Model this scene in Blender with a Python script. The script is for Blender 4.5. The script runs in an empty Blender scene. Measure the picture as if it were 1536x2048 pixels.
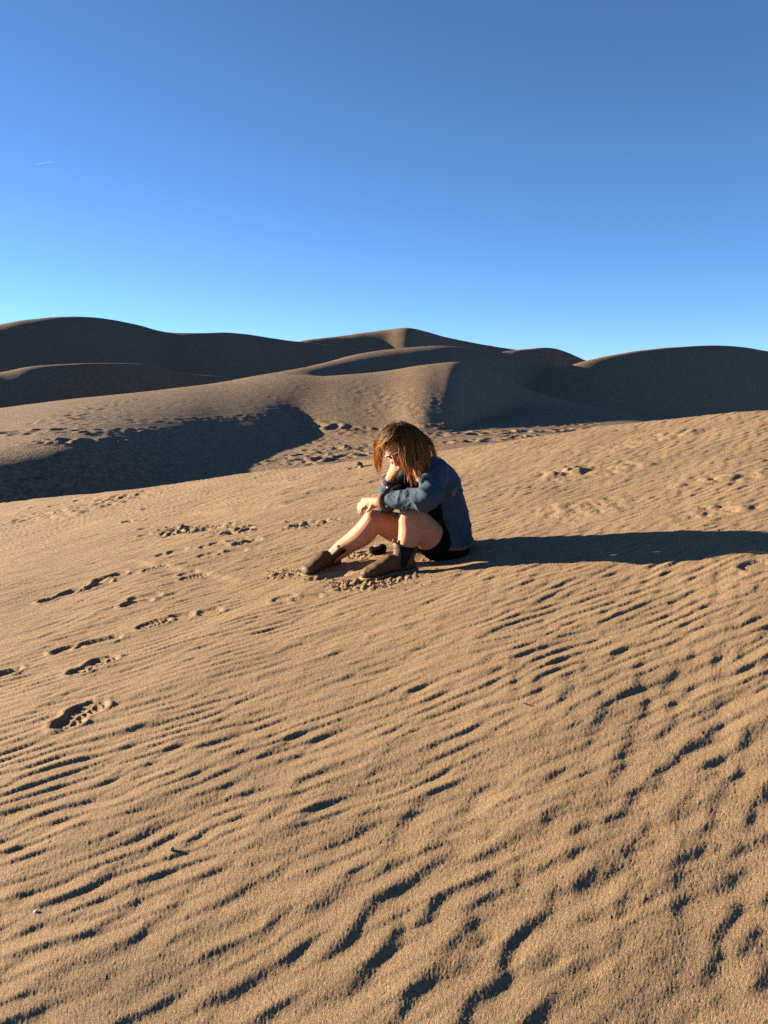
import bpy, bmesh, math, random
import numpy as np
from mathutils import Vector, Matrix, noise as mnoise

random.seed(7)
rng = np.random.default_rng(11)
sc = bpy.context.scene
COL = sc.collection

# ------------------------------------------------------------------ camera
FPX = 1657.0                      # focal length in pixels of the 1536 x 2048 photograph
PITCH = math.radians(9.7)
CAM = Vector((0.0, 0.0, 1.25))
cam_data = bpy.data.cameras.new("camera")
cam = bpy.data.objects.new("camera", cam_data)
COL.objects.link(cam)
cam.location = CAM
cam.rotation_euler = (math.radians(90) - PITCH, 0, 0)
cam_data.sensor_fit = 'VERTICAL'
cam_data.sensor_height = 36.0
cam_data.lens = FPX / 2048.0 * 36.0
cam_data.clip_start = 0.05
cam_data.clip_end = 20000
sc.camera = cam

# ------------------------------------------------------------------ light
SUN_EL = math.radians(10.5)
SUN_AZ = math.radians(19.0)       # how far beyond the picture plane the sun stands, on the left
SUNV = Vector((-math.cos(SUN_AZ) * math.cos(SUN_EL), math.sin(SUN_AZ) * math.cos(SUN_EL), math.sin(SUN_EL)))
world = bpy.data.worlds.new("World")
sc.world = world
world.use_nodes = True
wn = world.node_tree
wn.nodes.clear()
w_out = wn.nodes.new("ShaderNodeOutputWorld")
w_bg = wn.nodes.new("ShaderNodeBackground")
w_sky = wn.nodes.new("ShaderNodeTexSky")
w_sky.sky_type = 'NISHITA'
w_sky.sun_disc = False
w_sky.sun_elevation = SUN_EL
w_sky.sun_rotation = -(math.radians(90) - SUN_AZ)
w_sky.altitude = 9500
w_sky.air_density = 1.9
w_sky.dust_density = 0.0
w_sky.ozone_density = 4.0
w_bg.inputs['Strength'].default_value = 0.05
w_tint = wn.nodes.new('ShaderNodeMix'); w_tint.data_type = 'RGBA'; w_tint.blend_type = 'MULTIPLY'; w_tint.inputs[0].default_value = 1.0
w_tint.inputs[7].default_value = (0.93, 0.93, 0.95, 1)
wn.links.new(w_sky.outputs[0], w_tint.inputs[6])
wn.links.new(w_tint.outputs[2], w_bg.inputs[0])
wn.links.new(w_bg.outputs[0], w_out.inputs[0])

sun_data = bpy.data.lights.new("sun", 'SUN')
sun_data.energy = 5.0
sun_data.angle = math.radians(0.53)
sun_data.color = (1.0, 0.87, 0.66)
sun = bpy.data.objects.new("sun", sun_data)
COL.objects.link(sun)
sun.rotation_euler = (-SUNV).to_track_quat('-Z', 'Y').to_euler()
sun.location = SUNV * 50

sc.view_settings.view_transform = 'Standard'
sc.view_settings.look = 'None'
sc.view_settings.gamma = 1.0
sc.view_settings.use_curve_mapping = False
sc.view_settings.exposure = 2.2
sc.cycles.use_denoising = False
sc.cycles.max_bounces = 6
sc.cycles.diffuse_bounces = 3
sc.cycles.glossy_bounces = 2
sc.cycles.transmission_bounces = 2
sc.cycles.transparent_max_bounces = 6

# ------------------------------------------------------------------ helpers
CP, SP = math.cos(PITCH), math.sin(PITCH)

def ray(px, py):
    u = (px - 768.0) / FPX
    v = (1024.0 - py) / FPX
    return Vector((u, CP + v * SP, -SP + v * CP))

def P(px, py, y):
    """The point of the place seen at photograph pixel (px, py), y metres ahead."""
    d = ray(px, py)
    return CAM + d * (y / d.y)

def link(o, parent=None):
    COL.objects.link(o)
    if parent is not None:
        o.parent = parent
        o.matrix_parent_inverse = Matrix.Translation(-parent.location) if parent.parent is None else Matrix.Identity(4)
    return o

def mesh_np(name, verts, faces, smooth=True):
    """verts (n,3) array, faces (m,4) or (m,3) array"""
    me = bpy.data.meshes.new(name)
    verts = np.asarray(verts, dtype=np.float32)
    faces = np.asarray(faces, dtype=np.int32)
    k = faces.shape[1]
    me.vertices.add(len(verts))
    me.vertices.foreach_set('co', verts.ravel())
    me.loops.add(faces.size)
    me.loops.foreach_set('vertex_index', faces.ravel())
    me.polygons.add(len(faces))
    me.polygons.foreach_set('loop_start', np.arange(0, faces.size, k, dtype=np.int32))
    me.polygons.foreach_set('loop_total', np.full(len(faces), k, dtype=np.int32))
    if smooth:
        me.polygons.foreach_set('use_smooth', np.ones(len(faces), dtype=bool))
    me.update(calc_edges=True)
    me.validate()
    return me

def tag(o, label=None, cat=None, group=None, kind=None):
    if label: o['label'] = label
    if cat: o['category'] = cat
    if group: o['group'] = group
    if kind: o['kind'] = kind
    return o

# --- vectorised gradient noise
_perm = np.random.default_rng(3).permutation(4096).astype(np.int64)
_gang = np.random.default_rng(4).uniform(0, 2 * np.pi, 4096)
_gx, _gy = np.cos(_gang), np.sin(_gang)

def perlin(x, y, seed=0):
    x = np.asarray(x, dtype=np.float64) + seed * 17.31
    y = np.asarray(y, dtype=np.float64) - seed * 9.73
    xi = np.floor(x).astype(np.int64); yi = np.floor(y).astype(np.int64)
    xf = x - xi; yf = y - yi
    def g(ix, iy, fx, fy):
        h = _perm[(_perm[(ix + seed * 101) & 4095] + iy) & 4095]
        return _gx[h] * fx + _gy[h] * fy
    u = xf * xf * xf * (xf * (xf * 6 - 15) + 10)
    v = yf * yf * yf * (yf * (yf * 6 - 15) + 10)
    a = g(xi, yi, xf, yf); b = g(xi + 1, yi, xf - 1, yf)
    c = g(xi, yi + 1, xf, yf - 1); d = g(xi + 1, yi + 1, xf - 1, yf - 1)
    return (a + (b - a) * u) * (1 - v) + (c + (d - c) * u) * v

def fbm(x, y, seed=0, octs=3):
    s = 0; a = 1.0
    for i in range(octs):
        s = s + a * perlin(x * 2 ** i, y * 2 ** i, seed + i)
        a *= 0.5
    return s

def sstep(a, b, x):
    t = np.clip((x - a) / (b - a), 0, 1)
    return t * t * (3 - 2 * t)

def pchip(xs, ys, x):
    """smooth monotone-ish interpolation through control points (held beyond the ends)"""
    xs = np.asarray(xs, float); ys = np.asarray(ys, float)
    x = np.clip(np.asarray(x, float), xs[0], xs[-1])
    h = np.diff(xs); dl = np.diff(ys) / h
    m = np.zeros_like(ys)
    m[1:-1] = (dl[:-1] * h[1:] + dl[1:] * h[:-1]) / (h[1:] + h[:-1])
    m[0] = dl[0]; m[-1] = dl[-1]
    i = np.clip(np.searchsorted(xs, x) - 1, 0, len(xs) - 2)
    t = (x - xs[i]) / h[i]
    t2, t3 = t * t, t * t * t
    return (2*t3-3*t2+1)*ys[i] + (t3-2*t2+t)*h[i]*m[i] + (-2*t3+3*t2)*ys[i+1] + (t3-t2)*h[i]*m[i+1]

# ------------------------------------------------------------------ materials
def new_mat(name):
    m = bpy.data.materials.new(name)
    m.use_nodes = True
    nt = m.node_tree
    return m, nt, nt.nodes['Principled BSDF']

def N(nt, kind, **kw):
    n = nt.nodes.new(kind)
    for k, v in kw.items():
        if k in n.inputs: n.inputs[k].default_value = v
        else: setattr(n, k, v)
    return n

def ramp(nt, stops):
    r = nt.nodes.new('ShaderNodeValToRGB')
    e = r.color_ramp.elements
    while len(e) < len(stops): e.new(0.5)
    for el, (p, c) in zip(e, stops):
        el.position = p
        el.color = (*c, 1)
    return r

def sand_material(name, base, grain_scale, grain_bump, coarse=True):
    m, nt, b = new_mat(name)
    L = nt.links
    tc = N(nt, 'ShaderNodeTexCoord')
    n1 = N(nt, 'ShaderNodeTexNoise', Scale=grain_scale, Detail=3.0, Roughness=0.65)
    L.new(tc.outputs['Object'], n1.inputs['Vector'])
    n2 = N(nt, 'ShaderNodeTexNoise', Scale=1.3, Detail=4.0, Roughness=0.6)
    L.new(tc.outputs['Object'], n2.inputs['Vector'])
    n3 = N(nt, 'ShaderNodeTexVoronoi', Scale=grain_scale * 0.75)
    L.new(tc.outputs['Object'], n3.inputs['Vector'])
    dark = tuple(c * 0.52 for c in base)
    lite = tuple(min(1, c * 1.5) for c in base)
    r1 = ramp(nt, [(0.30, dark), (0.5, base), (0.72, lite)])
    L.new(n1.outputs['Fac'], r1.inputs['Fac'])
    r3 = ramp(nt, [(0.0, (0.55, 0.55, 0.58)), (0.5, (1, 1, 1)), (1.0, (1.45, 1.42, 1.25))])
    L.new(n3.outputs['Color'], r3.inputs['Fac'])
    mx = N(nt, 'ShaderNodeMix', data_type='RGBA', blend_type='MULTIPLY')
    mx.inputs[0].default_value = 0.75
    L.new(r1.outputs['Color'], mx.inputs[6]); L.new(r3.outputs['Color'], mx.inputs[7])
    r2 = ramp(nt, [(0.25, (0.88, 0.88, 0.88)), (0.75, (1.1, 1.08, 1.06))])
    L.new(n2.outputs['Fac'], r2.inputs['Fac'])
    mx2 = N(nt, 'ShaderNodeMix', data_type='RGBA', blend_type='MULTIPLY')
    mx2.inputs[0].default_value = 1.0
    L.new(mx.outputs[2], mx2.inputs[6]); L.new(r2.outputs['Color'], mx2.inputs[7])
    L.new(mx2.outputs[2], b.inputs['Base Color'])
    b.inputs['Roughness'].default_value = 0.9
    b.inputs['Specular IOR Level'].default_value = 0.12
    bp = N(nt, 'ShaderNodeBump', Strength=1.0, Distance=grain_bump)
    L.new(n1.outputs['Fac'], bp.inputs['Height'])
    L.new(bp.outputs['Normal'], b.inputs['Normal'])
    return m

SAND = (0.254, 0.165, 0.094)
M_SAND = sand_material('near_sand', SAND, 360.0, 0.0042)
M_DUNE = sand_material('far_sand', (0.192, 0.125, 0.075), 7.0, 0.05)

def plain(name, col, rough=0.6, spec=0.3, var=0.0, vscale=40.0, bump=0.0, bscale=200.0, sss=0.0):
    m, nt, b = new_mat(name)
    b.inputs['Base Color'].default_value = (*col, 1)
    b.inputs['Roughness'].default_value = rough
    b.inputs['Specular IOR Level'].default_value = spec
    L = nt.links
    tc = N(nt, 'ShaderNodeTexCoord')
    if var > 0:
        n = N(nt, 'ShaderNodeTexNoise', Scale=vscale, Detail=4.0, Roughness=0.6)
        L.new(tc.outputs['Object'], n.inputs['Vector'])
        r = ramp(nt, [(0.3, tuple(c * (1 - var) for c in col)), (0.7, tuple(min(1, c * (1 + var)) for c in col))])
        L.new(n.outputs['Fac'], r.inputs['Fac'])
        L.new(r.outputs['Color'], b.inputs['Base Color'])
    if bump > 0:
        n = N(nt, 'ShaderNodeTexNoise', Scale=bscale, Detail=3.0)
        L.new(tc.outputs['Object'], n.inputs['Vector'])
        bp = N(nt, 'ShaderNodeBump', Strength=0.6, Distance=bump)
        L.new(n.outputs['Fac'], bp.inputs['Height'])
        L.new(bp.outputs['Normal'], b.inputs['Normal'])
    if sss > 0:
        b.inputs['Subsurface Weight'].default_value = sss
        b.inputs['Subsurface Radius'].default_value = (0.012, 0.005, 0.0025)
        b.inputs['Subsurface Scale'].default_value = 1.0
    return m

# ================================================================== THE SAND
SLX, SLY = 0.16, 0.024            # the near sand rises to the right and a little away

CREST_PX = [(-420, 1052), (-200, 1027), (0, 1005), (130, 992), (250, 979), (400, 959), (540, 940), (740, 918), (850, 905), (960, 890),
            (1080, 870), (1200, 851), (1370, 835), (1536, 822), (1750, 806), (2000, 790)]
def near_flat(x, y):
    """the near sand as an even slope: steeper beyond, dipping and levelling out towards the camera"""
    lo = np.clip(3.6 - np.maximum(y, 0.8), 0, None)
    return SLX * x + SLY * y - 0.020 * lo * lo - 0.07 * x * sstep(4.3, 1.5, y) + 0.035 * x * sstep(5.4, 9.0, y)

def on_sand(px, py):
    """point of the near sand seen at a photograph pixel"""
    d = ray(px, py)
    t = np.linspace(0.4, 24, 240)
    f = CAM.z + d.z * t - near_flat(d.x * t, d.y * t)
    k = np.where(f < 0)[0]
    k = int(k[0]) if len(k) else len(t) - 1
    a, b = t[max(k - 1, 0)], t[k]
    for _ in range(24):
        m = 0.5 * (a + b)
        if CAM.z + d.z * m - float(near_flat(d.x * m, d.y * m)) > 0: a = m
        else: b = m
    return CAM + d * (0.5 * (a + b))

_cu, _cy = [], []
for px, py in CREST_PX:
    g = on_sand(px, py)
    _cu.append(g.x / g.y); _cy.append(g.y)

def crest_y(u):
    return np.interp(u, _cu, _cy)

def near_macro(x, y):
    """height of the near sand without ripples, falling away beyond its crest"""
    x = np.asarray(x, float); y = np.asarray(y, float)
    u = x / np.maximum(y, 0.6)
    s = np.where(y > 0.6, y - crest_y(np.clip(u, -1.2, 1.2)), -5.0) + 0.13
    k, smax = 0.45, 0.6
    sl = smax / (2 * k)
    drop = np.where(s <= 0, 0, np.where(s < sl, k * s * s, k * sl * sl + smax * (s - sl)))
    return near_flat(x, y) - drop

# --- ripple fields made in the frequency domain (real ripples fork and fade the same way)
RES = 0.006
RX0, RY0, RNX, RNY = -9.0, 0.0, 3000, 2500

def ripple_field(wl, theta, sk, st, seed):
    r = np.random.default_rng(seed)
    kx = np.fft.fftfreq(RNX, RES)[None, :]
    ky = np.fft.fftfreq(RNY, RES)[:, None]
    k = np.hypot(kx, ky)
    th = np.arctan2(ky, kx) - theta
    th = np.arctan2(np.sin(th), np.cos(th))
    w = np.exp(-((k - 1 / wl) / (sk / wl)) ** 2 / 2 - (th / st) ** 2 / 2)
    ph = r.uniform(0, 2 * np.pi, (RNY, RNX))
    sp = np.zeros((RNY, RNX), dtype=np.complex64)
    idx = w > 1e-4
    sp[idx] = (w * np.exp(1j * ph))[idx]
    f = np.fft.ifft2(sp)
    return (f / np.sqrt((np.abs(f) ** 2).mean())).astype(np.complex64)

def sample(f, x, y):
    gx = np.clip((x - RX0) / RES, 0, RNX - 2.01)
    gy = np.clip((y - RY0) / RES, 0, RNY - 2.01)
    ix = gx.astype(np.int32); iy = gy.astype(np.int32)
    fx = (gx - ix).astype(np.float32); fy = (gy - iy).astype(np.float32)
    return (f[iy, ix] * (1 - fx) + f[iy, ix + 1] * fx) * (1 - fy) + (f[iy + 1, ix] * (1 - fx) + f[iy + 1, ix + 1] * fx) * fy

def profile(c, e=0.55):
    a = np.abs(c); ph = np.angle(c)
    a = a / (1 + 0.22 * a * a)
    return a * np.cos(ph + e * np.cos(ph))

RTH = math.radians(90 + 27)

# --- grid of the near sand: rows ahead of the camera, columns fanned out, both finest inside the view
ys = np.concatenate([np.linspace(-25, 0.95, 16)[:-1],
                     np.exp(np.linspace(math.log(0.95), math.log(13.0), 810)),
                     13.0 + np.linspace(0.3, 12, 40)])
ss = np.concatenate([np.linspace(-1.4, -0.54, 60)[:-1], np.linspace(-0.54, 0.54, 780), np.linspace(0.54, 1.4, 60)[1:]])
Wd = np.where(ys > 0.95, ys + 0.12, 1.07 + (0.95 - ys) * 1.2)
GX = ss[None, :] * Wd[:, None]
GY = np.repeat(ys[:, None], len(ss), 1)
GZ = near_macro(GX, GY)
fine = sstep(0.6, 1.1, GY)

pxs = 768 + FPX * GX / np.maximum(GY, 0.5)      # photograph column each point stands near
right = sstep(-0.25, 0.7, GX / np.maximum(GY, 0.8) + 0.35 * (2.2 - GY).clip(-1.5, 1.2) * 0.5)
near_w = sstep(2.9, 1.7, GY)

# broad swells and hollows
GZ += fine * (0.020 * perlin(GX * 0.9, GY * 0.8, 1) + 0.012 * perlin(GX * 2.1 + GY * 0.6, GY * 2.4 - GX, 2))

f1 = ripple_field(0.067, RTH, 0.22, 0.18, 21)                   # long even ripples
f2 = ripple_field(0.112, RTH + 0.22, 0.36, 0.50, 25)            # broken lumps
f3 = ripple_field(0.30, RTH + 0.05, 0.4, 0.5, 23)               # low bars that come and go
wx = GX + 0.02 * perlin(GX * 1.5, GY * 1.5, 5)
wy = GY + 0.02 * perlin(GX * 1.5, GY * 1.5, 6)
c1 = sample(f1, wx, wy); c2 = sample(f2, wx, wy); c3 = sample(f3, wx, wy)
patch = 0.5 + 0.5 * np.tanh(3.0 * fbm(GX * 0.85, GY * 0.75, 8, 2) + 0.2)
far_w = sstep(5.2, 8.5, GY)
a1 = 0.0038 * (0.5 + 0.7 * patch) * (1 - 0.62 * right * near_w) * (1 + 0.1 * far_w) * (1 - 0.42 * right) * (1 - 0.5 * near_w)
a2 = 0.0022 + 0.0046 * right * near_w + 0.0032 * right * (1 - near_w) + 0.0012 * near_w * (1 - right) + 0.001 * far_w
a2 = a2 * (0.4 + 0.9 * (0.5 + 0.5 * np.tanh(3 * perlin(GX * 1.3, GY * 1.3, 12))))
a2 = np.minimum(a2, 0.0028 + 0.0020 * near_w ** 2 * right)
RIP = a1 * profile(c1, 0.8) + a2 * profile(c2, 0.5) + 0.0026 * profile(c3, 0.3)

# marked dark hollows and humps that can be seen one by one in the photograph: (px, py, length px, strength)
HUMPS = [(1410, 1480, 90, 1.0), (1250, 1535, 60, 1.2), (1095, 1562, 90, 0.9), (905, 1635, 70, 0.8), (380, 1612, 80, 1.0),
         (545, 1680, 150, 1.1), (290, 1665, 200, 0.7), (790, 1730, 110, 0.8), (960, 1810, 80, 1.3), (940, 1890, 90, 1.2),
         (1190, 1760, 150, 1.2), (1080, 1740, 60, 0.7), (1160, 1940, 120, 1.0), (30, 1800, 110, 1.0), (470, 1850, 110, 0.7),
         (430, 2005, 120, 0.8), (700, 1990, 130, 0.8), (1440, 1590, 90, 1.0), (1470, 1830, 60, 0.9), (1300, 1690, 60, 0.5),
         (1005, 1258, 60, 1.0), (850, 1245, 150, 1.0), (545, 1350, 110, 0.8), (860, 1600, 70, 0.6), (690, 1560, 80, 0.8),
         (1520, 1140, 60, 1.0), (1410, 1165, 40, 0.8), (1000, 1500, 120, 0.6),
         (1240, 1830, 60, 0.8), (840, 1600, 60, 0.6), (1060, 1560, 60, 0.6), (1350, 1980, 120, 0.7), (770, 1505, 90, 0.7),
         (80, 1480, 60, 0.6), (330, 1385, 120, 0.6), (660, 1265, 120, 0.6), (1480, 1700, 70, 0.8)]
_hr = np.random.default_rng(77)
for _ in range(46):
    HUMPS.append((_hr.uniform(820, 1540), _hr.uniform(1440, 2040), _hr.uniform(35, 105), _hr.uniform(0.35, 0.95)))
for _ in range(16):
    HUMPS.append((_hr.uniform(0, 820), _hr.uniform(1480, 2040), _hr.uniform(60, 170), _hr.uniform(0.35, 0.7)))
for _ in range(70):
    HUMPS.append((_hr.uniform(930, 1540), _hr.uniform(930, 1060) + 30 * _hr.random(), _hr.uniform(10, 34), _hr.uniform(0.6, 1.3)))
for _ in range(40):
    HUMPS.append((_hr.uniform(950, 1540), _hr.uniform(1140, 1440), _hr.uniform(14, 34), _hr.uniform(0.35, 0.8)))
ca, sa = math.cos(RTH), math.sin(RTH)
for px, py, ln, st in HUMPS:
    g = on_sand(px, py)
    L_ = ln / FPX * g.y * 0.5
    B_ = min(0.03, 0.42 * L_)
    m = (np.abs(GX - g.x) < L_ * 3 + 0.15) & (np.abs(GY - g.y) < L_ * 3 + 0.15)
    dx, dy = GX[m] - g.x, GY[m] - g.y
    l = dx * sa - dy * ca + 0.02 * perlin(GX[m] * 14, GY[m] * 14, 31)
    w = dx * ca + dy * sa + 0.45 * L_ * perlin(GX[m] * 9, GY[m] * 9, 32)
    env = np.exp(-(l / L_) ** 2)
    hump = np.exp(-((w - B_ * 0.9) / B_) ** 2) * np.where(w < B_ * 0.9, 1, 0) + np.exp(-((w - B_ * 0.9) / (B_ * 2.6)) ** 2) * np.where(w >= B_ * 0.9, 1, 0)
    hollow = np.exp(-((w + B_ * 0.7) / (B_ * 1.0)) ** 2)
    st = st * 0.68
    RIP[m] = RIP[m] * (1 - 0.6 * env * np.exp(-(w / (3 * B_)) ** 2)) + st * env * B_ * 0.30 * (hump - 0.75 * hollow)

# straight low steps beyond the person (px,py)-(px,py)
STEPS = [((380, 1030), (565, 1011), 0.03), ((590, 991), (742, 966), 0.025), ((480, 974), (580, 963), 0.02), ((200, 1025), (330, 1002), 0.012),
         ((430, 1012), (560, 992), 0.012), ((0, 1030), (80, 1020), 0.02), ((260, 1122), (480, 1158), 0.010), ((120, 1490), (330, 1440), 0.010)]
for a_, b_, h_ in STEPS:
    A_, B_ = on_sand(*a_), on_sand(*b_)
    dv = Vector((B_.x - A_.x, B_.y - A_.y)); ln = dv.length; dv /= ln
    m = (GY > min(A_.y, B_.y) - 0.8) & (GY < max(A_.y, B_.y) + 0.8) & (GX > min(A_.x, B_.x) - 0.5) & (GX < max(A_.x, B_.x) + 0.5)
    dx, dy = GX[m] - A_.x, GY[m] - A_.y
    l = dx * dv.x + dy * dv.y
    w = -dx * dv.y + dy * dv.x + 0.03 * perlin(GX[m] * 3, GY[m] * 3, 33)
    env = sstep(-0.1, 0.25, l) * sstep(ln + 0.08, ln - 0.06, l)
    RIP[m] += env * h_ * (sstep(-0.03, 0.03, w) * np.exp(-np.maximum(w, 0) / 0.20) - 0.4 * np.exp(-((w + 0.06) / 0.05) ** 2))

SMOOTH = np.ones_like(GZ)          # how much of the ripples is left
ADD = np.zeros_like(GZ)

def footprint(heel, toe, depth=0.02, tread=False, width=0.112, crisp=1.2):
    """a boot print pressed into the sand between two photograph pixels"""
    A_, B_ = on_sand(*heel), on_sand(*toe)
    depth = depth * 0.7
    dv = Vector((B_.x - A_.x, B_.y - A_.y)); ln = dv.length; dv /= ln
    cx, cy = (A_.x + B_.x) / 2, (A_.y + B_.y) / 2
    m = (np.abs(GX - cx) < ln * 0.5 + 0.2) & (np.abs(GY - cy) < ln * 0.5 + 0.2)
    dx, dy = GX[m] - A_.x, GY[m] - A_.y
    l = dx * dv.x + dy * dv.y
    w = -dx * dv.y + dy * dv.x
    l = l + 0.006 * perlin(GX[m] * 18, GY[m] * 18, 41); w = w + 0.006 * perlin(GX[m] * 18, GY[m] * 18, 42)
    t = np.clip(l / ln, 0, 1)
    half = width * 0.5 * pchip([0, 0.12, 0.38, 0.7, 0.9, 1.0], [0.66, 0.88, 0.62, 1.06, 0.94, 0.6] if ln > 0.2 else [0.7, 0.85, 0.95, 1.0, 0.9, 0.6], t)
    endd = np.maximum(np.maximum(-l, l - ln), 0)
    sd = np.where(endd > 0, np.hypot(endd, np.maximum(np.abs(w) - half * 0.6, 0)) - half * 0.25, np.abs(w) - half)
    inside = sstep(0.008 / crisp, -0.009 / crisp, sd)
    rim = np.exp(-((sd - 0.022) / 0.016) ** 2) * (0.6 + 0.8 * perlin(GX[m] * 11, GY[m] * 11, 43))
    SMOOTH[m] *= 1 - 0.92 * sstep(0.06, 0.0, sd)
    floor = -depth * (0.80 + (0.35 if ln > 0.2 else 0.0) * np.cos((t - 0.12) * 2 * np.pi / 0.62)) + 0.15 * depth * perlin(GX[m] * 16, GY[m] * 16, 44)
    if tread:
        bars = sstep(0.60, 0.85, 0.5 + 0.5 * np.cos((l / ln + 0.35 * np.abs(w) / width) * 2 * np.pi * 6.0)) + sstep(0.75, 0.92, 0.5 + 0.5 * np.cos(w / width * 2 * np.pi * 2.2))
        floor += 0.009 * np.clip(bars, 0, 1) * sstep(0.0, -0.014, sd) * (0.75 + 0.4 * perlin(GX[m] * 13, GY[m] * 13, 45))
    ADD[m] += inside * floor + (1 - inside) * rim * depth * 0.6

PRINTS = [((124, 1456), (192, 1408), 0.024, True, 0.135), ((148, 1350), (222, 1314), 0.022, True, 0.13), ((110, 1306), (158, 1292), 0.018, False),
          ((160, 1292), (238, 1274), 0.022, False), ((-45, 1362), (38, 1338), 0.026, False), ((280, 1256), (332, 1238), 0.020, True),
          ((335, 1238), (385, 1228), 0.014, False), ((398, 1226), (440, 1217), 0.012, False), ((247, 1213), (302, 1200), 0.020, False),
          ((262, 1200), (318, 1190), 0.016, False), ((84, 1203), (160, 1176), 0.024, False), ((165, 1180), (215, 1160), 0.026, False),
          ((190, 1162), (252, 1143), 0.022, False), ((366, 1157), (412, 1148), 0.018, True), ((362, 1147), (392, 1142), 0.014, False),
          ((290, 1141), (332, 1131), 0.016, True), ((550, 1200), (590, 1193), 0.012, False), ((590, 1198), (640, 1192), 0.014, False),
          ((316, 1112), (344, 1107), 0.014, False), ((340, 1106), (372, 1100), 0.016, False), ((400, 1112), (440, 1104), 0.014, False),
          ((440, 1106), (490, 1097), 0.016, False), ((402, 1097), (420, 1093), 0.014, False), ((424, 1092), (444, 1086), 0.014, False),
          ((470, 1090), (520, 1078), 0.018, False), ((250, 1044), (282, 1041), 0.026, False), ((280, 1058), (300, 1055), 0.018, False),
          ((285, 1020), (304, 1017), 0.026, False), ((240, 997), (262, 993), 0.035, False), ((150, 1000), (190, 995), 0.03, False),
          ((100, 1012), (122, 1008), 0.03, False), ((280, 1072), (300, 1068), 0.014, False), ((700, 937), (716, 934), 0.02, False),
          ((300, 990), (316, 987), 0.03, False), ((60, 1016), (76, 1013), 0.03, False), ((1490, 1140), (1536, 1128), 0.016, False)]
for p in PRINTS:
    footprint(*p)

def scuff(px, py, lx, ly, amp, freq=11.0, dig=0.0, seed=60):
    """kicked-up sand: lumps with a dug hollow"""
    g = on_sand(px, py)
    rx = lx / FPX * g.y; ry = ly / (FPX * 1.25 / (g.y * g.y))
    m = (np.abs(GX - g.x) < rx * 2.2) & (np.abs(GY - g.y) < ry * 2.2)
    dx, dy = (GX[m] - g.x) / rx, (GY[m] - g.y) / ry
    r = np.sqrt(dx * dx + dy * dy) + 0.35 * perlin(GX[m] * 6, GY[m] * 6, seed)
    e = sstep(1.1, 0.45, r)
    n = np.abs(perlin(GX[m] * freq, GY[m] * freq, seed + 1)) * 1.6 + 0.7 * np.abs(perlin(GX[m] * freq * 2.3, GY[m] * freq * 2.3, seed + 2)) - 0.35
    SMOOTH[m] *= 1 - 0.85 * e
    ADD[m] += e * amp * n - dig * sstep(0.9, 0.2, r)

scuff(405, 1058, 95, 7, 0.045, 10, 0.03, 61)
scuff(352, 1060, 40, 8, 0.06, 13, 0.02, 62)
scuff(470, 1062, 55, 9, 0.045, 8, 0.02, 63)
scuff(628, 1047, 65, 9, 0.04, 10, 0.03, 64)
scuff(590, 1052, 30, 7, 0.035, 12, 0.01, 65)
scuff(478, 1082, 45, 7, 0.025, 9, 0.01, 66)
scuff(570, 1150, 45, 9, 0.028, 17, 0.0, 67)
scuff(705, 1168, 62, 13, 0.028, 19, 0.0, 68)
scuff(760, 1168, 70, 11, 0.030, 20, 0.0, 69)
scuff(825, 1146, 50, 13, 0.026, 18, 0.0, 70)
scuff(715, 1112, 50, 9, 0.024, 18, 0.0, 71)
scuff(660, 1152, 55, 10, 0.012, 18, 0.028, 72)
scuff(770, 1150, 55, 9, 0.012, 18, 0.028, 73)
scuff(200, 1008, 140, 16, 0.035, 5, 0.0, 74)
scuff(60, 1035, 90, 12, 0.03, 5, 0.0, 75)
scuff(1200, 940, 150, 16, 0.025, 5, 0.0, 76)
scuff(1120, 945, 60, 12, 0.035, 6, 0.0, 77)
scuff(1440, 960, 120, 14, 0.03, 5, 0.0, 78)
scuff(1440, 1020, 120, 18, 0.022, 7, 0.0, 79)
scuff(1150, 1020, 150, 25, 0.016, 7, 0.0, 80)
scuff(1300, 880, 160, 9, 0.03, 4, 0.0, 81)
scuff(715, 934, 14, 3.0, 0.07, 9, 0.0, 82)

# a place pressed flat under the seated person
gs = on_sand(880, 1116)
rs = np.hypot((GX - gs.x) / 0.28, (GY - gs.y) / 0.24)
SMOOTH *= 1 - 0.9 * np.exp(-rs ** 4)
ADD -= 0.030 * np.exp(-rs ** 4)

GZ = GZ + fine * (RIP * SMOOTH + ADD)
GZ += fine * rng.normal(0, 1, GZ.shape) * 0.00022 * np.clip(GY, 1, 2)

nr, nc = GZ.shape
ii = np.arange(nr * nc, dtype=np.int32).reshape(nr, nc)
FQ = np.stack([ii[:-1, :-1], ii[:-1, 1:], ii[1:, 1:], ii[1:, :-1]], -1).reshape(-1, 4)
me = mesh_np('sand_ground', np.stack([GX, GY, GZ], -1).reshape(-1, 3), FQ)
me.materials.append(M_SAND)
sand_ground = link(bpy.data.objects.new('sand_ground', me))
tag(sand_ground, 'rippled tan sand of the near dune with footprints', kind='structure')

def sand_z(x, y):
    """height of the finished near sand at one spot"""
    j = int(np.clip(np.searchsorted(ys, y), 1, nr - 1))
    w = x / Wd[j]
    i = int(np.clip(np.searchsorted(ss, w), 1, nc - 1))
    return float(GZ[j, i])

# ================================================================== THE FAR DUNES
def zrow(row, y, px=768):
    d = ray(px, row)
    return CAM.z + d.z * (y / d.y)

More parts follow.
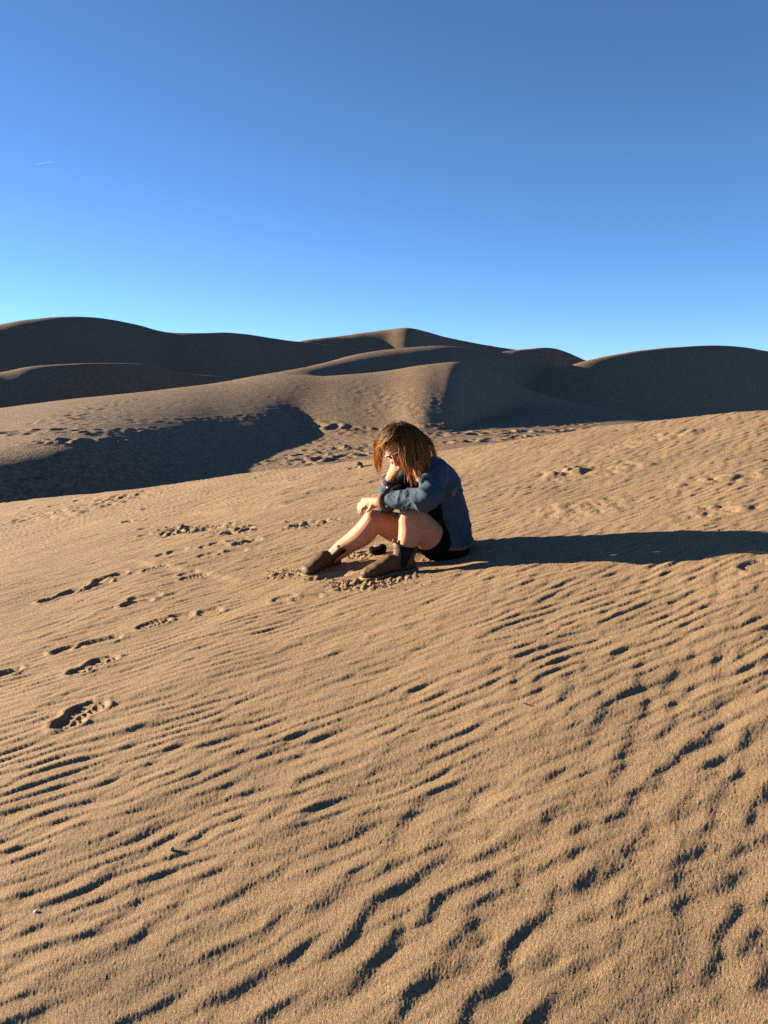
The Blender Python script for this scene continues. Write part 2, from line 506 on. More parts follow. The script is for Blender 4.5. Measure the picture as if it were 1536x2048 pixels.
class Dune:
    def __init__(self, pts, mb, r, label, w=3.0):
        """pts: (photograph column, row of the crest, distance, front slope, metres to the brink, slope below the brink)"""
        self.label = label
        c = list(zip(*pts))
        self.px, self.yc = c[0], c[2]
        self.zc = [zrow(p[1], p[2], p[0]) for p in pts]
        self.mf, self.s0, self.ms = c[3], c[4], c[5]
        self.mb, self.r, self.w = mb, r, w
    def z(self, px, y):
        g = lambda v: pchip(self.px, v, px)
        yc, zc, mf, s0, ms = g(self.yc), g(self.zc), g(self.mf), g(self.s0), g(self.ms)
        # fall away beyond the last control point on either side
        out = np.maximum(self.px[0] - px, px - self.px[-1]).clip(0) / FPX * y
        s = yc - y
        r = self.r
        w = self.w if isinstance(self.w, float) else np.interp(px, *self.w)
        sp = w * np.log1p(np.exp(np.clip((s - s0) / w, -40, 40)))
        sp = np.where((s - s0) / w > 30, s - s0, sp)
        f = np.where(s > 0, mf * (np.sqrt(s * s + r * r) - r) + (ms - mf) * sp, self.mb * (np.sqrt(s * s + r * r) - r))
        return zc - f - 0.5 * out

def K(pts, m, s0=999.0, ms=0.5):
    return [(*p, m, s0, ms) for p in pts]

DUNES = [
    Dune(K([(-400, 690, 222), (-200, 672, 221), (0, 650, 234), (60, 640, 240), (130, 634, 247), (220, 637, 257), (280, 650, 263), (330, 664, 268),
            (380, 666, 270), (455, 664, 280), (520, 672, 290), (580, 681, 298), (680, 692, 310), (800, 712, 320)], 0.5), 0.3, 7.0,
         'tall dark dune with a sunlit shoulder at the far left of the skyline'),
    Dune(K([(-300, 772, 118), (-100, 757, 124), (0, 745, 129), (60, 733, 132), (130, 728, 136), (200, 726, 141), (300, 730, 149), (380, 748, 156), (430, 752, 160), (560, 775, 168)], 0.5), 0.3, 3.0,
         'shaded dune with a thin sunlit crest in front of the tall left dune'),
    Dune(K([(480, 706, 322), (600, 682, 338), (700, 668, 352), (770, 660, 358), (830, 656, 359), (855, 662, 366), (900, 675, 378), (950, 685, 388), (1030, 698, 400), (1150, 716, 415)], 0.2, 3, 0.55), 0.3, 5.0,
         'distant peak with a sunlit tip in the middle of the skyline'),
    Dune([(-420, 850, 66, .012, 36, .72), (-200, 833, 68, .012, 35, .72), (0, 815, 72, .014, 36, .72), (125, 798, 76, .026, 38.5, .72), (270, 784, 80, .051, 41, .70), (330, 777, 83, .066, 43, .60), (380, 770, 85, .081, 45, .42),
          (430, 763, 89, .097, 45, .22), (480, 753, 93, .110, 45, .15), (525, 742, 98, .115, 40, .14), (590, 728, 108, .124, 25, .13), (650, 712, 120, .13, 18, .15), (700, 704, 127, .13, 17, .30), (768, 696, 134, .12, 16, .48), (850, 689, 140, .12, 14, .52), (950, 690, 146, .14, 11, .52), (1020, 699, 152, .25, 5, .52), (1120, 722, 160, .3, 3, .52)],
         0.35, 4.0, 'long dune with a sunlit edge sweeping from lower left up to the middle', ([150, 300, 650], [1.2, 3.0, 4.0])),
    Dune([(360, 820, 80, .2, 60, .3), (460, 790, 84, .2, 60, .3), (560, 764, 88, .19, 60, .3), (660, 752, 92, .17, 60, .3), (768, 742, 96, .16, 60, .3), (868, 727, 99, .16, 60, .3), (925, 724, 102, .19, 50, .3), (965, 735, 106, .28, 40, .3),
          (1008, 757, 111, .32, 40, .3), (1068, 785, 114, .34, 40, .3), (1130, 806, 116, .34, 40, .3), (1220, 830, 118, .32, 40, .3), (1400, 860, 120, .3, 40, .3)],
         0.3, 6.0, 'rounded sunlit dune with a shadowed flank behind the person'),
    Dune(K([(880, 738, 190), (940, 720, 192), (1000, 704, 195), (1060, 697, 200), (1110, 697, 206), (1140, 706, 211), (1172, 720, 217), (1260, 750, 226)], 0.46), 0.3, 4.0,
         'dark rounded mound left of the notch in the skyline'),
    Dune(K([(1000, 790, 140), (1090, 750, 146), (1172, 721, 152), (1280, 701, 163), (1400, 691, 177), (1480, 693, 188), (1536, 702, 197), (1700, 728, 215), (2000, 760, 240)], 0.40), 0.3, 4.0,
         'broad dark dune filling the right of the skyline'),
]
NU, NY = 700, 620
us = np.concatenate([np.linspace(-1.2, -0.54, 40)[:-1], np.linspace(-0.54, 0.54, NU - 78), np.linspace(0.54, 1.2, 40)[1:]])
yf = np.concatenate([np.linspace(9.5, 26, 18)[:-1], np.exp(np.linspace(math.log(26), math.log(125), 310))[:-1], np.exp(np.linspace(math.log(125), math.log(440), 240)), np.linspace(445, 900, 16)])
U, Y = np.meshgrid(us, yf)
X = U * Y
PX = 768 + FPX * U / 1.0 * 1.0
# columns lean slightly with the pitch of the camera: use the middle rows
PX = 768 + U * FPX * CP * (1 + 0.17 * SP)
def soften(z, sig):
    """round a dune off sideways"""
    n = int(sig * 3); k = np.exp(-0.5 * (np.arange(-n, n + 1) / sig) ** 2); k /= k.sum()
    zp = np.pad(z, ((0, 0), (n, n)), mode='edge')
    return np.stack([np.convolve(r_, k, mode='valid') for r_ in zp], 0)
lay = np.stack([soften(d.z(PX, Y), 15.0 if i == 3 else 3.0) for i, d in enumerate(DUNES)], 0)
floor = -3.35 + 0.02 * X - 0.07 * np.log1p(np.exp(np.clip(-(X + 8) / 2.0, -30, 30))) * 2.0 - 0.15 * np.log1p(np.exp(np.clip((X - 22) / 3.0, -30, 30))) * 3.0 + 0.25 * perlin(X * 0.05, Y * 0.05, 90)
floor = np.maximum(floor, -14.0) - 0.004 * (Y - 50) + 0.3 * perlin(X * 0.05, Y * 0.05, 90)
lay = np.concatenate([lay, floor[None]], 0)
own = lay.argmax(0)
kk = 0.25 + 0.65 * sstep(60, 110, Y)
mx = lay.max(0)
Z = mx + kk * np.log(np.exp((lay - mx) / kk).sum(0)) - 0.0
Z = np.where(Y > 430, Z - (Y - 430) * 0.05, Z)
dist_s = np.clip(Y / 100, 0.3, 3)
Z += 0.10 * dist_s * fbm(X * 0.05, Y * 0.05, 91, 3) + 0.015 * fbm(X * 0.6, Y * 0.6, 95, 2)

def far_hit(px, row):
    """where the line of sight meets the far sand"""
    d = ray(px, row)
    u = d.x / d.y
    i = int(np.clip(np.searchsorted(us, u), 0, len(us) - 1))
    zz = CAM.z + d.z / d.y * yf
    hit = np.where(Z[:, i] > zz)[0]
    hit = hit[yf[hit] > 20]
    return (u * yf[hit[0]], yf[hit[0]]) if len(hit) else None

TR = np.zeros_like(Z)
def trail(pts, n, size, depth, spread, seed):
    r = np.random.default_rng(seed)
    pp = [far_hit(*p) for p in pts]
    pp = [p for p in pp if p]
    if len(pp) < 2: return
    seg = np.array(pp)
    L_ = np.concatenate([[0], np.cumsum(np.hypot(*np.diff(seg, axis=0).T))])
    for t in np.linspace(0, L_[-1], n) + r.uniform(-.4, .4, n) * L_[-1] / n:
        x = np.interp(t, L_, seg[:, 0]) + r.normal(0, spread); y = np.interp(t, L_, seg[:, 1]) + r.normal(0, spread * 1.5)
        sz = size * r.uniform(0.6, 1.3)
        dep = depth * 0.55 * min(1.0, (55.0 / y) ** 1.5)
        sz = max(sz, 0.0042 * y)
        j0, j1 = np.searchsorted(yf, [y - sz * 4, y + sz * 4]); 
        i0, i1 = np.searchsorted(us, [(x - sz * 4) / y, (x + sz * 4) / y])
        if j1 <= j0 or i1 <= i0: continue
        xx, yy = X[j0:j1, i0:i1], Y[j0:j1, i0:i1]
        q = np.hypot(xx - x, (yy - y) * 0.75) / sz
        TR[j0:j1, i0:i1] += dep * r.uniform(0.5, 1.2) * (-np.exp(-q * q) + 0.55 * np.exp(-((q - 1.4) / 0.6) ** 2))

trail([(600, 857), (640, 852), (690, 856), (740, 860)], 30, 0.42, 0.16, 0.5, 1)
trail([(650, 857), (675, 857)], 6, 0.5, 0.2, 0.5, 2)
trail([(800, 862), (900, 857), (1000, 855), (1100, 852), (1180, 848)], 70, 0.34, 0.16, 0.35, 3)
trail([(850, 872), (950, 868), (1050, 864), (1150, 862), (1220, 856)], 70, 0.40, 0.20, 0.4, 4)
trail([(880, 886), (960, 882), (1040, 874), (1120, 868)], 50, 0.36, 0.16, 0.4, 5)
trail([(590, 920), (640, 905), (700, 895), (745, 890)], 70, 0.30, 0.12, 0.9, 6)
trail([(600, 928), (660, 916), (740, 906)], 60, 0.26, 0.12, 0.5, 7)
trail([(580, 900), (640, 885), (740, 872)], 40, 0.28, 0.08, 1.0, 8)
trail([(0, 872), (60, 866), (110, 866), (170, 868), (250, 862), (340, 862)], 40, 0.30, 0.09, 0.35, 9)
trail([(10, 866), (60, 862), (120, 860)], 9, 0.45, 0.14, 0.35, 10)
trail([(40, 888), (120, 886), (200, 884), (250, 882)], 40, 0.3, 0.10, 0.3, 11)
trail([(60, 850), (110, 835), (150, 818), (210, 805)], 30, 0.3, 0.06, 0.5, 12)
trail([(110, 850), (160, 832), (200, 815), (270, 800)], 50, 0.3, 0.08, 0.7, 13)
trail([(160, 850), (240, 830), (300, 815), (400, 800)], 30, 0.3, 0.05, 0.6, 14)
trail([(240, 845), (340, 843), (430, 838), (520, 828)], 40, 0.3, 0.05, 0.4, 15)
trail([(430, 820), (520, 808), (600, 800), (700, 812)], 24, 0.35, 0.05, 2.0, 16)
trail([(860, 790), (875, 810), (890, 832)], 20, 0.3, 0.05, 0.6, 17)
trail([(735, 830), (760, 818), (780, 800)], 16, 0.3, 0.08, 0.6, 18)
trail([(920, 832), (960, 824), (1020, 828)], 20, 0.4, 0.12, 0.6, 19)
trail([(1060, 822), (1110, 824), (1180, 832), (1250, 838)], 24, 0.5, 0.16, 0.8, 20)
trail([(500, 776), (600, 772), (700, 776), (800, 800)], 24, 0.4, 0.05, 2.4, 21)
trail([(770, 790), (800, 812), (840, 828)], 20, 0.35, 0.09, 0.5, 22)
trail([(720, 765), (760, 780), (780, 795)], 20, 0.4, 0.08, 1.2, 23)
Z = Z + TR

names_extra = [('valley_floor', 'trampled sandy valley floor with lines of footprints')]
F_ = np.arange(Z.size, dtype=np.int32).reshape(Z.shape)
FQ = np.stack([F_[:-1, :-1], F_[:-1, 1:], F_[1:, 1:], F_[1:, :-1]], -1).reshape(-1, 4)
fo = own[:-1, :-1].reshape(-1)
VV = np.stack([X, Y, Z], -1).reshape(-1, 3)
for k in range(len(DUNES) + 1):
    sel = FQ[fo == k]
    if len(sel) < 40: continue
    uq, inv = np.unique(sel.ravel(), return_inverse=True)
    nm = 'sand_dune' if k < len(DUNES) else 'valley_floor'
    lb = DUNES[k].label if k < len(DUNES) else names_extra[0][1]
    me = mesh_np(nm, VV[uq], inv.reshape(-1, 4))
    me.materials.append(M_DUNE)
    o = link(bpy.data.objects.new(nm, me))
    tag(o, lb, kind='structure')

# ================================================================== THE PERSON
def unit(v):
    return v / max(1e-9, np.linalg.norm(v))

def V3(v): return np.array((v[0], v[1], v[2]), float)

class MB:
    """collects closed pieces; build() links them as one mesh object, remesh() melts them into one skin"""
    def __init__(self):
        self.v, self.f = [], []
    def add(self, verts, faces):
        o = len(self.v)
        self.v += [tuple(p) for p in verts]
        self.f += [tuple(i + o for i in f) for f in faces]
    def loft(self, rings, closed=True, cap=True):
        n = len(rings[0]); vs = []; fs = []
        for r in rings: vs += list(r)
        for i in range(len(rings) - 1):
            for j in range(n if closed else n - 1):
                k = (j + 1) % n
                fs.append((i * n + j, i * n + k, (i + 1) * n + k, (i + 1) * n + j))
        if cap and closed:
            a = len(vs); vs.append(np.mean(rings[0], 0)); b = len(vs); vs.append(np.mean(rings[-1], 0))
            m = (len(rings) - 1) * n
            for j in range(n):
                k = (j + 1) % n
                fs.append((a, k, j)); fs.append((b, m + j, m + k))
        self.add(vs, fs)
    def tube(self, pts, rad, n=14, up=(0, 0, 1), sub=5, round_ends=True):
        """tapered limb through pts; rad entries are r or (r_side, r_up)"""
        pts = [V3(p) for p in pts]
        rad = [(r, r) if isinstance(r, (int, float)) else r for r in rad]
        P_, R_ = [], []
        m = len(pts)
        for i in range(m - 1):
            p0, p1, p2, p3 = pts[max(i - 1, 0)], pts[i], pts[i + 1], pts[min(i + 2, m - 1)]
            for s in range(sub):
                t = s / sub
                P_.append(0.5 * (2 * p1 + (p2 - p0) * t + (2 * p0 - 5 * p1 + 4 * p2 - p3) * t * t + (3 * p1 - p0 - 3 * p2 + p3) * t ** 3))
                tt = t * t * (3 - 2 * t)
                R_.append(tuple(a + (b - a) * tt for a, b in zip(rad[i], rad[i + 1])))
        P_.append(pts[-1]); R_.append(rad[-1])
        T_ = [unit(P_[min(i + 1, len(P_) - 1)] - P_[max(i - 1, 0)]) for i in range(len(P_))]
        if round_ends:
            q = [0.35, 0.7, 0.92]
            r0 = sum(R_[0]) / 2; r1 = sum(R_[-1]) / 2
            pre = [(P_[0] - T_[0] * r0 * math.sqrt(1 - k * k) * 0.9, tuple(x * k for x in R_[0]), T_[0]) for k in q]
            post = [(P_[-1] + T_[-1] * r1 * math.sqrt(1 - k * k) * 0.9, tuple(x * k for x in R_[-1]), T_[-1]) for k in reversed(q)]
            P_ = [a[0] for a in pre] + P_ + [a[0] for a in post]
            R_ = [a[1] for a in pre] + R_ + [a[1] for a in post]
            T_ = [a[2] for a in pre] + T_ + [a[2] for a in post]
        rings = []
        u = V3(up)
        for p, r, t in zip(P_, R_, T_):
            s = unit(np.cross(t, u)); w = np.cross(s, t)
            u = w
            rings.append([p + s * r[0] * math.cos(a) + w * r[1] * math.sin(a) for a in np.linspace(0, 2 * math.pi, n, endpoint=False)])
        self.loft(rings)
    def ball(self, c, ax, rad, n=14, m=9):
        """ellipsoid: ax = three unit vectors, rad = three radii"""
        c = V3(c); ax = [V3(a) for a in ax]
        rings = []
        for th in np.linspace(0.12, math.pi - 0.12, m):
            rings.append([c + ax[2] * rad[2] * math.cos(th) + (ax[0] * rad[0] * math.cos(a) + ax[1] * rad[1] * math.sin(a)) * math.sin(th) for a in np.linspace(0, 2 * math.pi, n, endpoint=False)])
        self.loft(rings)
    def box(self, c, ax, half):
        c = V3(c); ax = [V3(a) for a in ax]
        vs = [c + ax[0] * half[0] * i + ax[1] * half[1] * j + ax[2] * half[2] * k for i in (-1, 1) for j in (-1, 1) for k in (-1, 1)]
        self.add(vs, [(0, 1, 3, 2), (4, 6, 7, 5), (0, 4, 5, 1), (2, 3, 7, 6), (0, 2, 6, 4), (1, 5, 7, 3)])
    def mesh(self, name):
        me = bpy.data.meshes.new(name)
        me.from_pydata([tuple(map(float, p)) for p in self.v], [], self.f)
        bm = bmesh.new(); bm.from_mesh(me)
        bmesh.ops.recalc_face_normals(bm, faces=bm.faces)
        bm.to_mesh(me); bm.free()
        me.polygons.foreach_set('use_smooth', [True] * len(me.polygons))
        return me
    def melted(self, name, voxel, smooth=3, factor=0.5):
        me = self.mesh(name)
        o = bpy.data.objects.new('tmp', me); COL.objects.link(o)
        md = o.modifiers.new('r', 'REMESH'); md.mode = 'VOXEL'; md.voxel_size = voxel; md.use_smooth_shade = True
        if smooth:
            s = o.modifiers.new('s', 'SMOOTH'); s.factor = factor; s.iterations = smooth
        dg = bpy.context.evaluated_depsgraph_get()
        out = bpy.data.meshes.new_from_object(o.evaluated_get(dg))
        out.name = name
        bpy.data.objects.remove(o)
        out.polygons.foreach_set('use_smooth', [True] * len(out.polygons))
        return out

def part(name, me, mat, parent, label=None):
    me.materials.clear(); me.materials.append(mat)
    o = bpy.data.objects.new(name, me)
    link(o, parent)
    if label: o['label'] = label
    return o

def displace(me, fn):
    n = len(me.vertices)
    co = np.empty(n * 3); no = np.empty(n * 3)
    me.vertices.foreach_get('co', co); me.vertices.foreach_get('normal', no)
    co = co.reshape(-1, 3); no = no.reshape(-1, 3)
    d = fn(co, no)
    co = co + no * d[:, None]
    me.vertices.foreach_set('co', co.ravel()); me.update()

M_SKIN = plain('skin', (0.40, 0.18, 0.102), 0.6, 0.2, 0.10, 14.0, 0.0006, 160, sss=0.12)
M_DENIM = plain('blue_denim', (0.035, 0.054, 0.075), 0.85, 0.15, 0.22, 26.0, 0.0012, 420)
M_BLACK = plain('black_cloth', (0.005, 0.005, 0.006), 0.95, 0.03, 0.2, 30.0)
M_LEATHER = plain('brown_leather', (0.076, 0.034, 0.009), 0.65, 0.3, 0.30, 22.0, 0.0012, 130)
M_SOLE = plain('boot_sole', (0.17, 0.115, 0.055), 0.8, 0.2, 0.25, 30.0)
M_ELASTIC = plain('black_elastic', (0.010, 0.009, 0.010), 0.9, 0.1, 0.2, 90.0, 0.001, 600)
M_TRIM = plain('woven_trim', (0.17, 0.085, 0.05), 0.9, 0.1, 0.55, 130.0, 0.003, 240)
M_METAL = plain('pale_button', (0.62, 0.52, 0.42), 0.35, 0.5, 0.1, 60.0)
M_LETTER = plain('grey_lettering', (0.17, 0.165, 0.18), 0.9, 0.1, 0.1, 60.0)
M_EYE = plain('eye', (0.05, 0.03, 0.02), 0.2, 0.5, 0.1, 60.0)
M_BROW = plain('eyebrow', (0.03, 0.015, 0.008), 0.8, 0.2, 0.1, 60.0)

base = on_sand(880, 1116)
person = bpy.data.objects.new('person', None)
person.location = (base.x, base.y, sand_z(base.x, base.y))
COL.objects.link(person)
bpy.context.view_layer.update()
tag(person, 'person in a denim jacket and brown boots sitting on the sand, chin on fist', 'person')

# --- the joints, each where the photograph shows it
pelvis = P(886, 1080, 4.92)
lumbar = P(884, 1040, 4.90)
chest = P(868, 975, 4.82)
neckb = P(846, 930, 4.74)
l_hip, r_hip = P(880, 1085, 4.84), P(868, 1080, 5.02)
l_knee, r_knee = P(820, 1033, 4.60), P(748, 1038, 4.86)
BOOTS = {'near': (on_sand(722, 1158), (-1.0, -0.12), 0.326), 'far': (on_sand(607, 1152), (-0.80, -0.60), 0.270)}
def boot_frame(key):
    toe, hd, L = BOOTS[key]
    T_ = V3(toe)
    f = unit(np.array((hd[0], hd[1], 0.0)))
    f3 = unit(np.array((f[0], f[1], SLX * f[0] + SLY * f[1])))
    s = unit(np.cross(f3, np.array((0, 0, 1.0)))); u = np.cross(s, f3)
    O = np.array((T_[0], T_[1], SLX * T_[0] + SLY * T_[1] - 0.012))
    # l from the heel (0) to the toe (0.292), w sideways, h up
    return (lambda l, w, h: O - f3 * (0.292 - l) * (L / 0.292) + s * w + u * h), f3, s, u
l_ank = Vector(boot_frame('near')[0](0.072, 0, 0.066))
r_ank = Vector(boot_frame('far')[0](0.072, 0, 0.066))
l_sho, r_sho = P(868, 946, 4.64), P(818, 934, 4.88)
l_elb, r_elb = P(852, 993, 4.46), P(774, 1004, 4.88)
l_wri, r_wri = P(757, 1004, 4.62), P(780, 956, 4.70)
head_c = P(798, 896, 4.62)

# head axes: forward out of the face, up through the crown, right = the person's right
hf = unit(np.array((-0.36, -0.74, -0.57)))
hu0 = np.array((-0.42, -0.10, 0.85))
hu = unit(hu0 - hf * np.dot(hu0, hf))
hr = np.cross(hf, hu); 
if hr[0] > 0: hr = -hr
HC = V3(head_c)
def H(r, f, u): return HC + hr * r + hf * f + hu * u

body = MB()
# torso and neck
TF = unit(np.array((-0.82, -0.57, 0.0)))          # the way the body faces
TS = unit(np.array((0.57, -0.82, 0.0)))           # towards the person's left
def oval(c, rx, ry, tilt=0.0, n=20):
    up = np.array((0, 0, 1.0)); f = unit(TF * math.cos(tilt) - up * math.sin(tilt))
    return [V3(c) + TS * rx * math.cos(a) + f * ry * math.sin(a) for a in np.linspace(0, 2 * math.pi, n, endpoint=False)]
body.loft([oval(V3(pelvis) + np.array((0, 0, -0.085)), 0.09, 0.07), oval(V3(pelvis) + np.array((0, 0, -0.06)), 0.16, 0.12), oval(pelvis, 0.175, 0.125), oval(lumbar, 0.135, 0.10, 0.2),
           oval((V3(lumbar) + V3(chest)) / 2, 0.145, 0.11, 0.35), oval(chest, 0.165, 0.115, 0.5), oval(V3(neckb) * 0.7 + V3(chest) * 0.3, 0.15, 0.08, 0.7), oval(V3(neckb), 0.06, 0.055, 0.8)])
body.tube([V3(neckb) - TF * 0.0 + np.array((0, 0, -0.03)), V3(neckb) * 0.5 + H(0, -0.04, -0.05) * 0.5, H(0, -0.02, -0.04)], [0.062, 0.052, 0.055])
# legs
body.tube([r_hip, V3(r_hip) * .5 + V3(r_knee) * .5 + np.array((0, 0, -.005)), V3(r_knee) + np.array((0.02, 0.01, -0.012))], [0.110, 0.100, 0.070], 18)
body.tube([V3(r_knee) + np.array((0.0, 0, -0.004)), V3(r_knee) * .68 + V3(r_ank) * .32 + np.array((0.022, 0.0, -0.012)), V3(r_knee) * .32 + V3(r_ank) * .68 + np.array((0.010, 0, -0.002)), r_ank], [0.066, 0.070, 0.055, 0.043], 18)
body.tube([l_hip, V3(l_hip) * .5 + V3(l_knee) * .5 + np.array((0, 0, -.015)), V3(l_knee) + np.array((0.02, 0.02, -0.012))], [0.105, 0.097, 0.072], 18)
body.tube([V3(l_knee) + np.array((0.0, 0, -0.004)), V3(l_knee) * .65 + V3(l_ank) * .35 + np.array((0.022, 0.012, 0)), V3(l_knee) * .3 + V3(l_ank) * .7 + np.array((0.010, 0.006, 0)), l_ank], [0.066, 0.071, 0.056, 0.044], 18)
body.ball(V3(l_knee) + np.array((-0.010, -0.012, 0.010)), np.eye(3), (0.047, 0.047, 0.047))
body.ball(V3(r_knee) + np.array((-0.012, -0.010, 0.010)), np.eye(3), (0.046, 0.046, 0.046))
# feet inside the boots
for a, t in ((l_ank, on_sand(722, 1158)), (r_ank, on_sand(607, 1152))):
    t = V3(t); h_ = V3(a) * 0.5 + t * 0.5
    body.tube([V3(a), V3(a) * .75 + t * .25 + np.array((0, 0, -0.016)), h_ * .6 + t * .4 + np.array((0, 0, 0.018))], [0.038, 0.028, 0.016])
# arms
body.tube([l_sho, V3(l_sho) * .5 + V3(l_elb) * .5, l_elb], [0.055, 0.05, 0.042])
body.tube([l_elb, V3(l_elb) * .6 + V3(l_wri) * .4, l_wri], [0.042, 0.042, (0.024, 0.030)])
body.tube([r_sho, V3(r_sho) * .5 + V3(r_elb) * .5, r_elb], [0.055, 0.05, 0.042])
body.tube([r_elb, V3(r_elb) * .6 + V3(r_wri) * .4, r_wri], [0.042, 0.040, (0.026, 0.029)])

# left hand: laid over the far knee, fingers curling down in front of it
kn = V3(P(729, 1008, 4.70))
lw = V3(l_wri)
body.tube([lw, lw * .4 + kn * .6, kn], [(0.022, 0.028), (0.019, 0.036), (0.016, 0.038)], 14, up=(0.3, -0.4, 0.85))
d0 = unit(kn - lw)
side = unit(np.array((0.25, -0.85, -0.25)))
for i, (off, ln) in enumerate(((-0.028, 0.9), (-0.009, 1.0), (0.010, 0.95), (0.028, 0.75))):
    a = kn + side * off
    b = a + (d0 * 0.030 + np.array((-0.004, 0, -0.010))) * ln
    c = b + (d0 * 0.008 + np.array((0, 0, -0.026))) * ln
    e = c + (-d0 * 0.004 + np.array((0.002, 0, -0.020))) * ln
    body.tube([a, b, c, e], [0.0105, 0.0100, 0.0092, 0.0078], 10, sub=3)
th = lw * .45 + kn * .55 + side * 0.030
body.tube([th, th + d0 * 0.022 + side * 0.014 + np.array((0, 0, -0.012)), th + d0 * 0.046 + side * 0.012 + np.array((0, 0, -0.024))], [0.0125, 0.011, 0.009], 10, sub=3)

# right hand: a loose fist under the right cheek
fc = V3(P(790, 937, 4.625)); rw = V3(r_wri)
ax = unit(fc - rw)
out = unit(np.array((-0.75, -0.6, 0.1)) - ax * np.dot(np.array((-0.75, -0.6, 0.1)), ax))
sd = np.cross(ax, out)
body.tube([rw, rw * .45 + fc * .55, fc, fc + ax * 0.022], [(0.027, 0.024), (0.034, 0.024), (0.038, 0.023), (0.036, 0.020)], 14, up=out)
for i, off in enumerate((-0.029, -0.010, 0.010, 0.028)):
    a = fc + ax * 0.028 + sd * off
    b = a + out * -0.012 + ax * 0.024
    c = b + out * -0.030 + ax * 0.004
    e = c + out * -0.004 - ax * 0.024
    body.tube([a, b, c, e], [0.0108, 0.0105, 0.0098, 0.0085], 10, sub=3)
t0 = fc - ax * 0.012 + sd * -0.034
body.tube([t0, t0 + ax * 0.026 + sd * -0.010 - out * 0.012, t0 + ax * 0.046 + sd * 0.004 - out * 0.024], [0.0135, 0.0118, 0.0095], 10, sub=3)

# head: skull, jaw, brow, cheeks, nose, lips, ears
body.ball(H(0, -0.012, 0.030), (hr, hf, hu), (0.074, 0.094, 0.086), 22, 14)
body.loft([[H(x * math.cos(a), 0.012 + y * math.sin(a), u) for a in np.linspace(0, 2 * math.pi, 18, endpoint=False)] for u, x, y in
           ((-0.112, 0.014, 0.050), (-0.106, 0.028, 0.066), (-0.090, 0.042, 0.072), (-0.062, 0.053, 0.074), (-0.030, 0.060, 0.075), (0.0, 0.066, 0.074), (0.03, 0.068, 0.074), (0.06, 0.064, 0.066))])
body.ball(H(0, 0.062, -0.100), (hr, hf, hu), (0.020, 0.018, 0.015))
body.ball(H(0.034, 0.064, -0.030), (hr, hf, hu), (0.022, 0.018, 0.020)); body.ball(H(-0.034, 0.064, -0.030), (hr, hf, hu), (0.022, 0.018, 0.020))
body.ball(H(0.030, 0.078, 0.018), (hr, hf, hu), (0.028, 0.012, 0.009)); body.ball(H(-0.030, 0.078, 0.018), (hr, hf, hu), (0.028, 0.012, 0.009))
body.tube([H(0, 0.082, 0.010), H(0, 0.096, -0.014), H(0, 0.104, -0.034), H(0, 0.097, -0.042)], [0.008, 0.0085, 0.0108, 0.009], 12, up=tuple(hf), sub=3)
body.ball(H(0.012, 0.094, -0.041), (hr, hf, hu), (0.009, 0.011, 0.008)); body.ball(H(-0.012, 0.094, -0.041), (hr, hf, hu), (0.009, 0.011, 0.008))
body.tube([H(0.023, 0.078, -0.066), H(0.008, 0.090, -0.063), H(-0.008, 0.090, -0.063), H(-0.023, 0.078, -0.066)], [0.004, 0.0065, 0.0065, 0.004], 10, sub=3)
body.tube([H(0.021, 0.077, -0.072), H(0.0, 0.089, -0.075), H(-0.021, 0.077, -0.072)], [0.004, 0.0075, 0.004], 10, sub=3)
for s in (-1, 1):
    body.ball(H(s * 0.074, -0.010, -0.010), (hr, hf, hu), (0.009, 0.018, 0.031))
bme = body.melted('body', 0.0047, 3, 0.45)
# press the eye sockets in
def sock(co, no):
    d = np.zeros(len(co))
    for s in (-1, 1):
        q = np.linalg.norm((co - H(s * 0.031, 0.083, 0.001)) / 0.017, axis=1)
        d -= 0.007 * np.exp(-q * q)
    return d
displace(bme, sock)
body_o = part('body', bme, M_SKIN, person)
for s in (-1, 1):
    e = MB(); e.ball(H(s * 0.031, 0.0735, 0.000), (hr, hf, hu), (0.0125, 0.0095, 0.0055), 12, 8)
    part('eye', e.mesh('eye'), M_EYE, body_o)
    e = MB(); e.tube([H(s * 0.014, 0.0885, 0.015), H(s * 0.032, 0.0870, 0.022), H(s * 0.050, 0.073, 0.017)], [0.0024, 0.0030, 0.0018], 8, sub=4)
    part('eyebrow', e.mesh('eyebrow'), M_BROW, body_o)

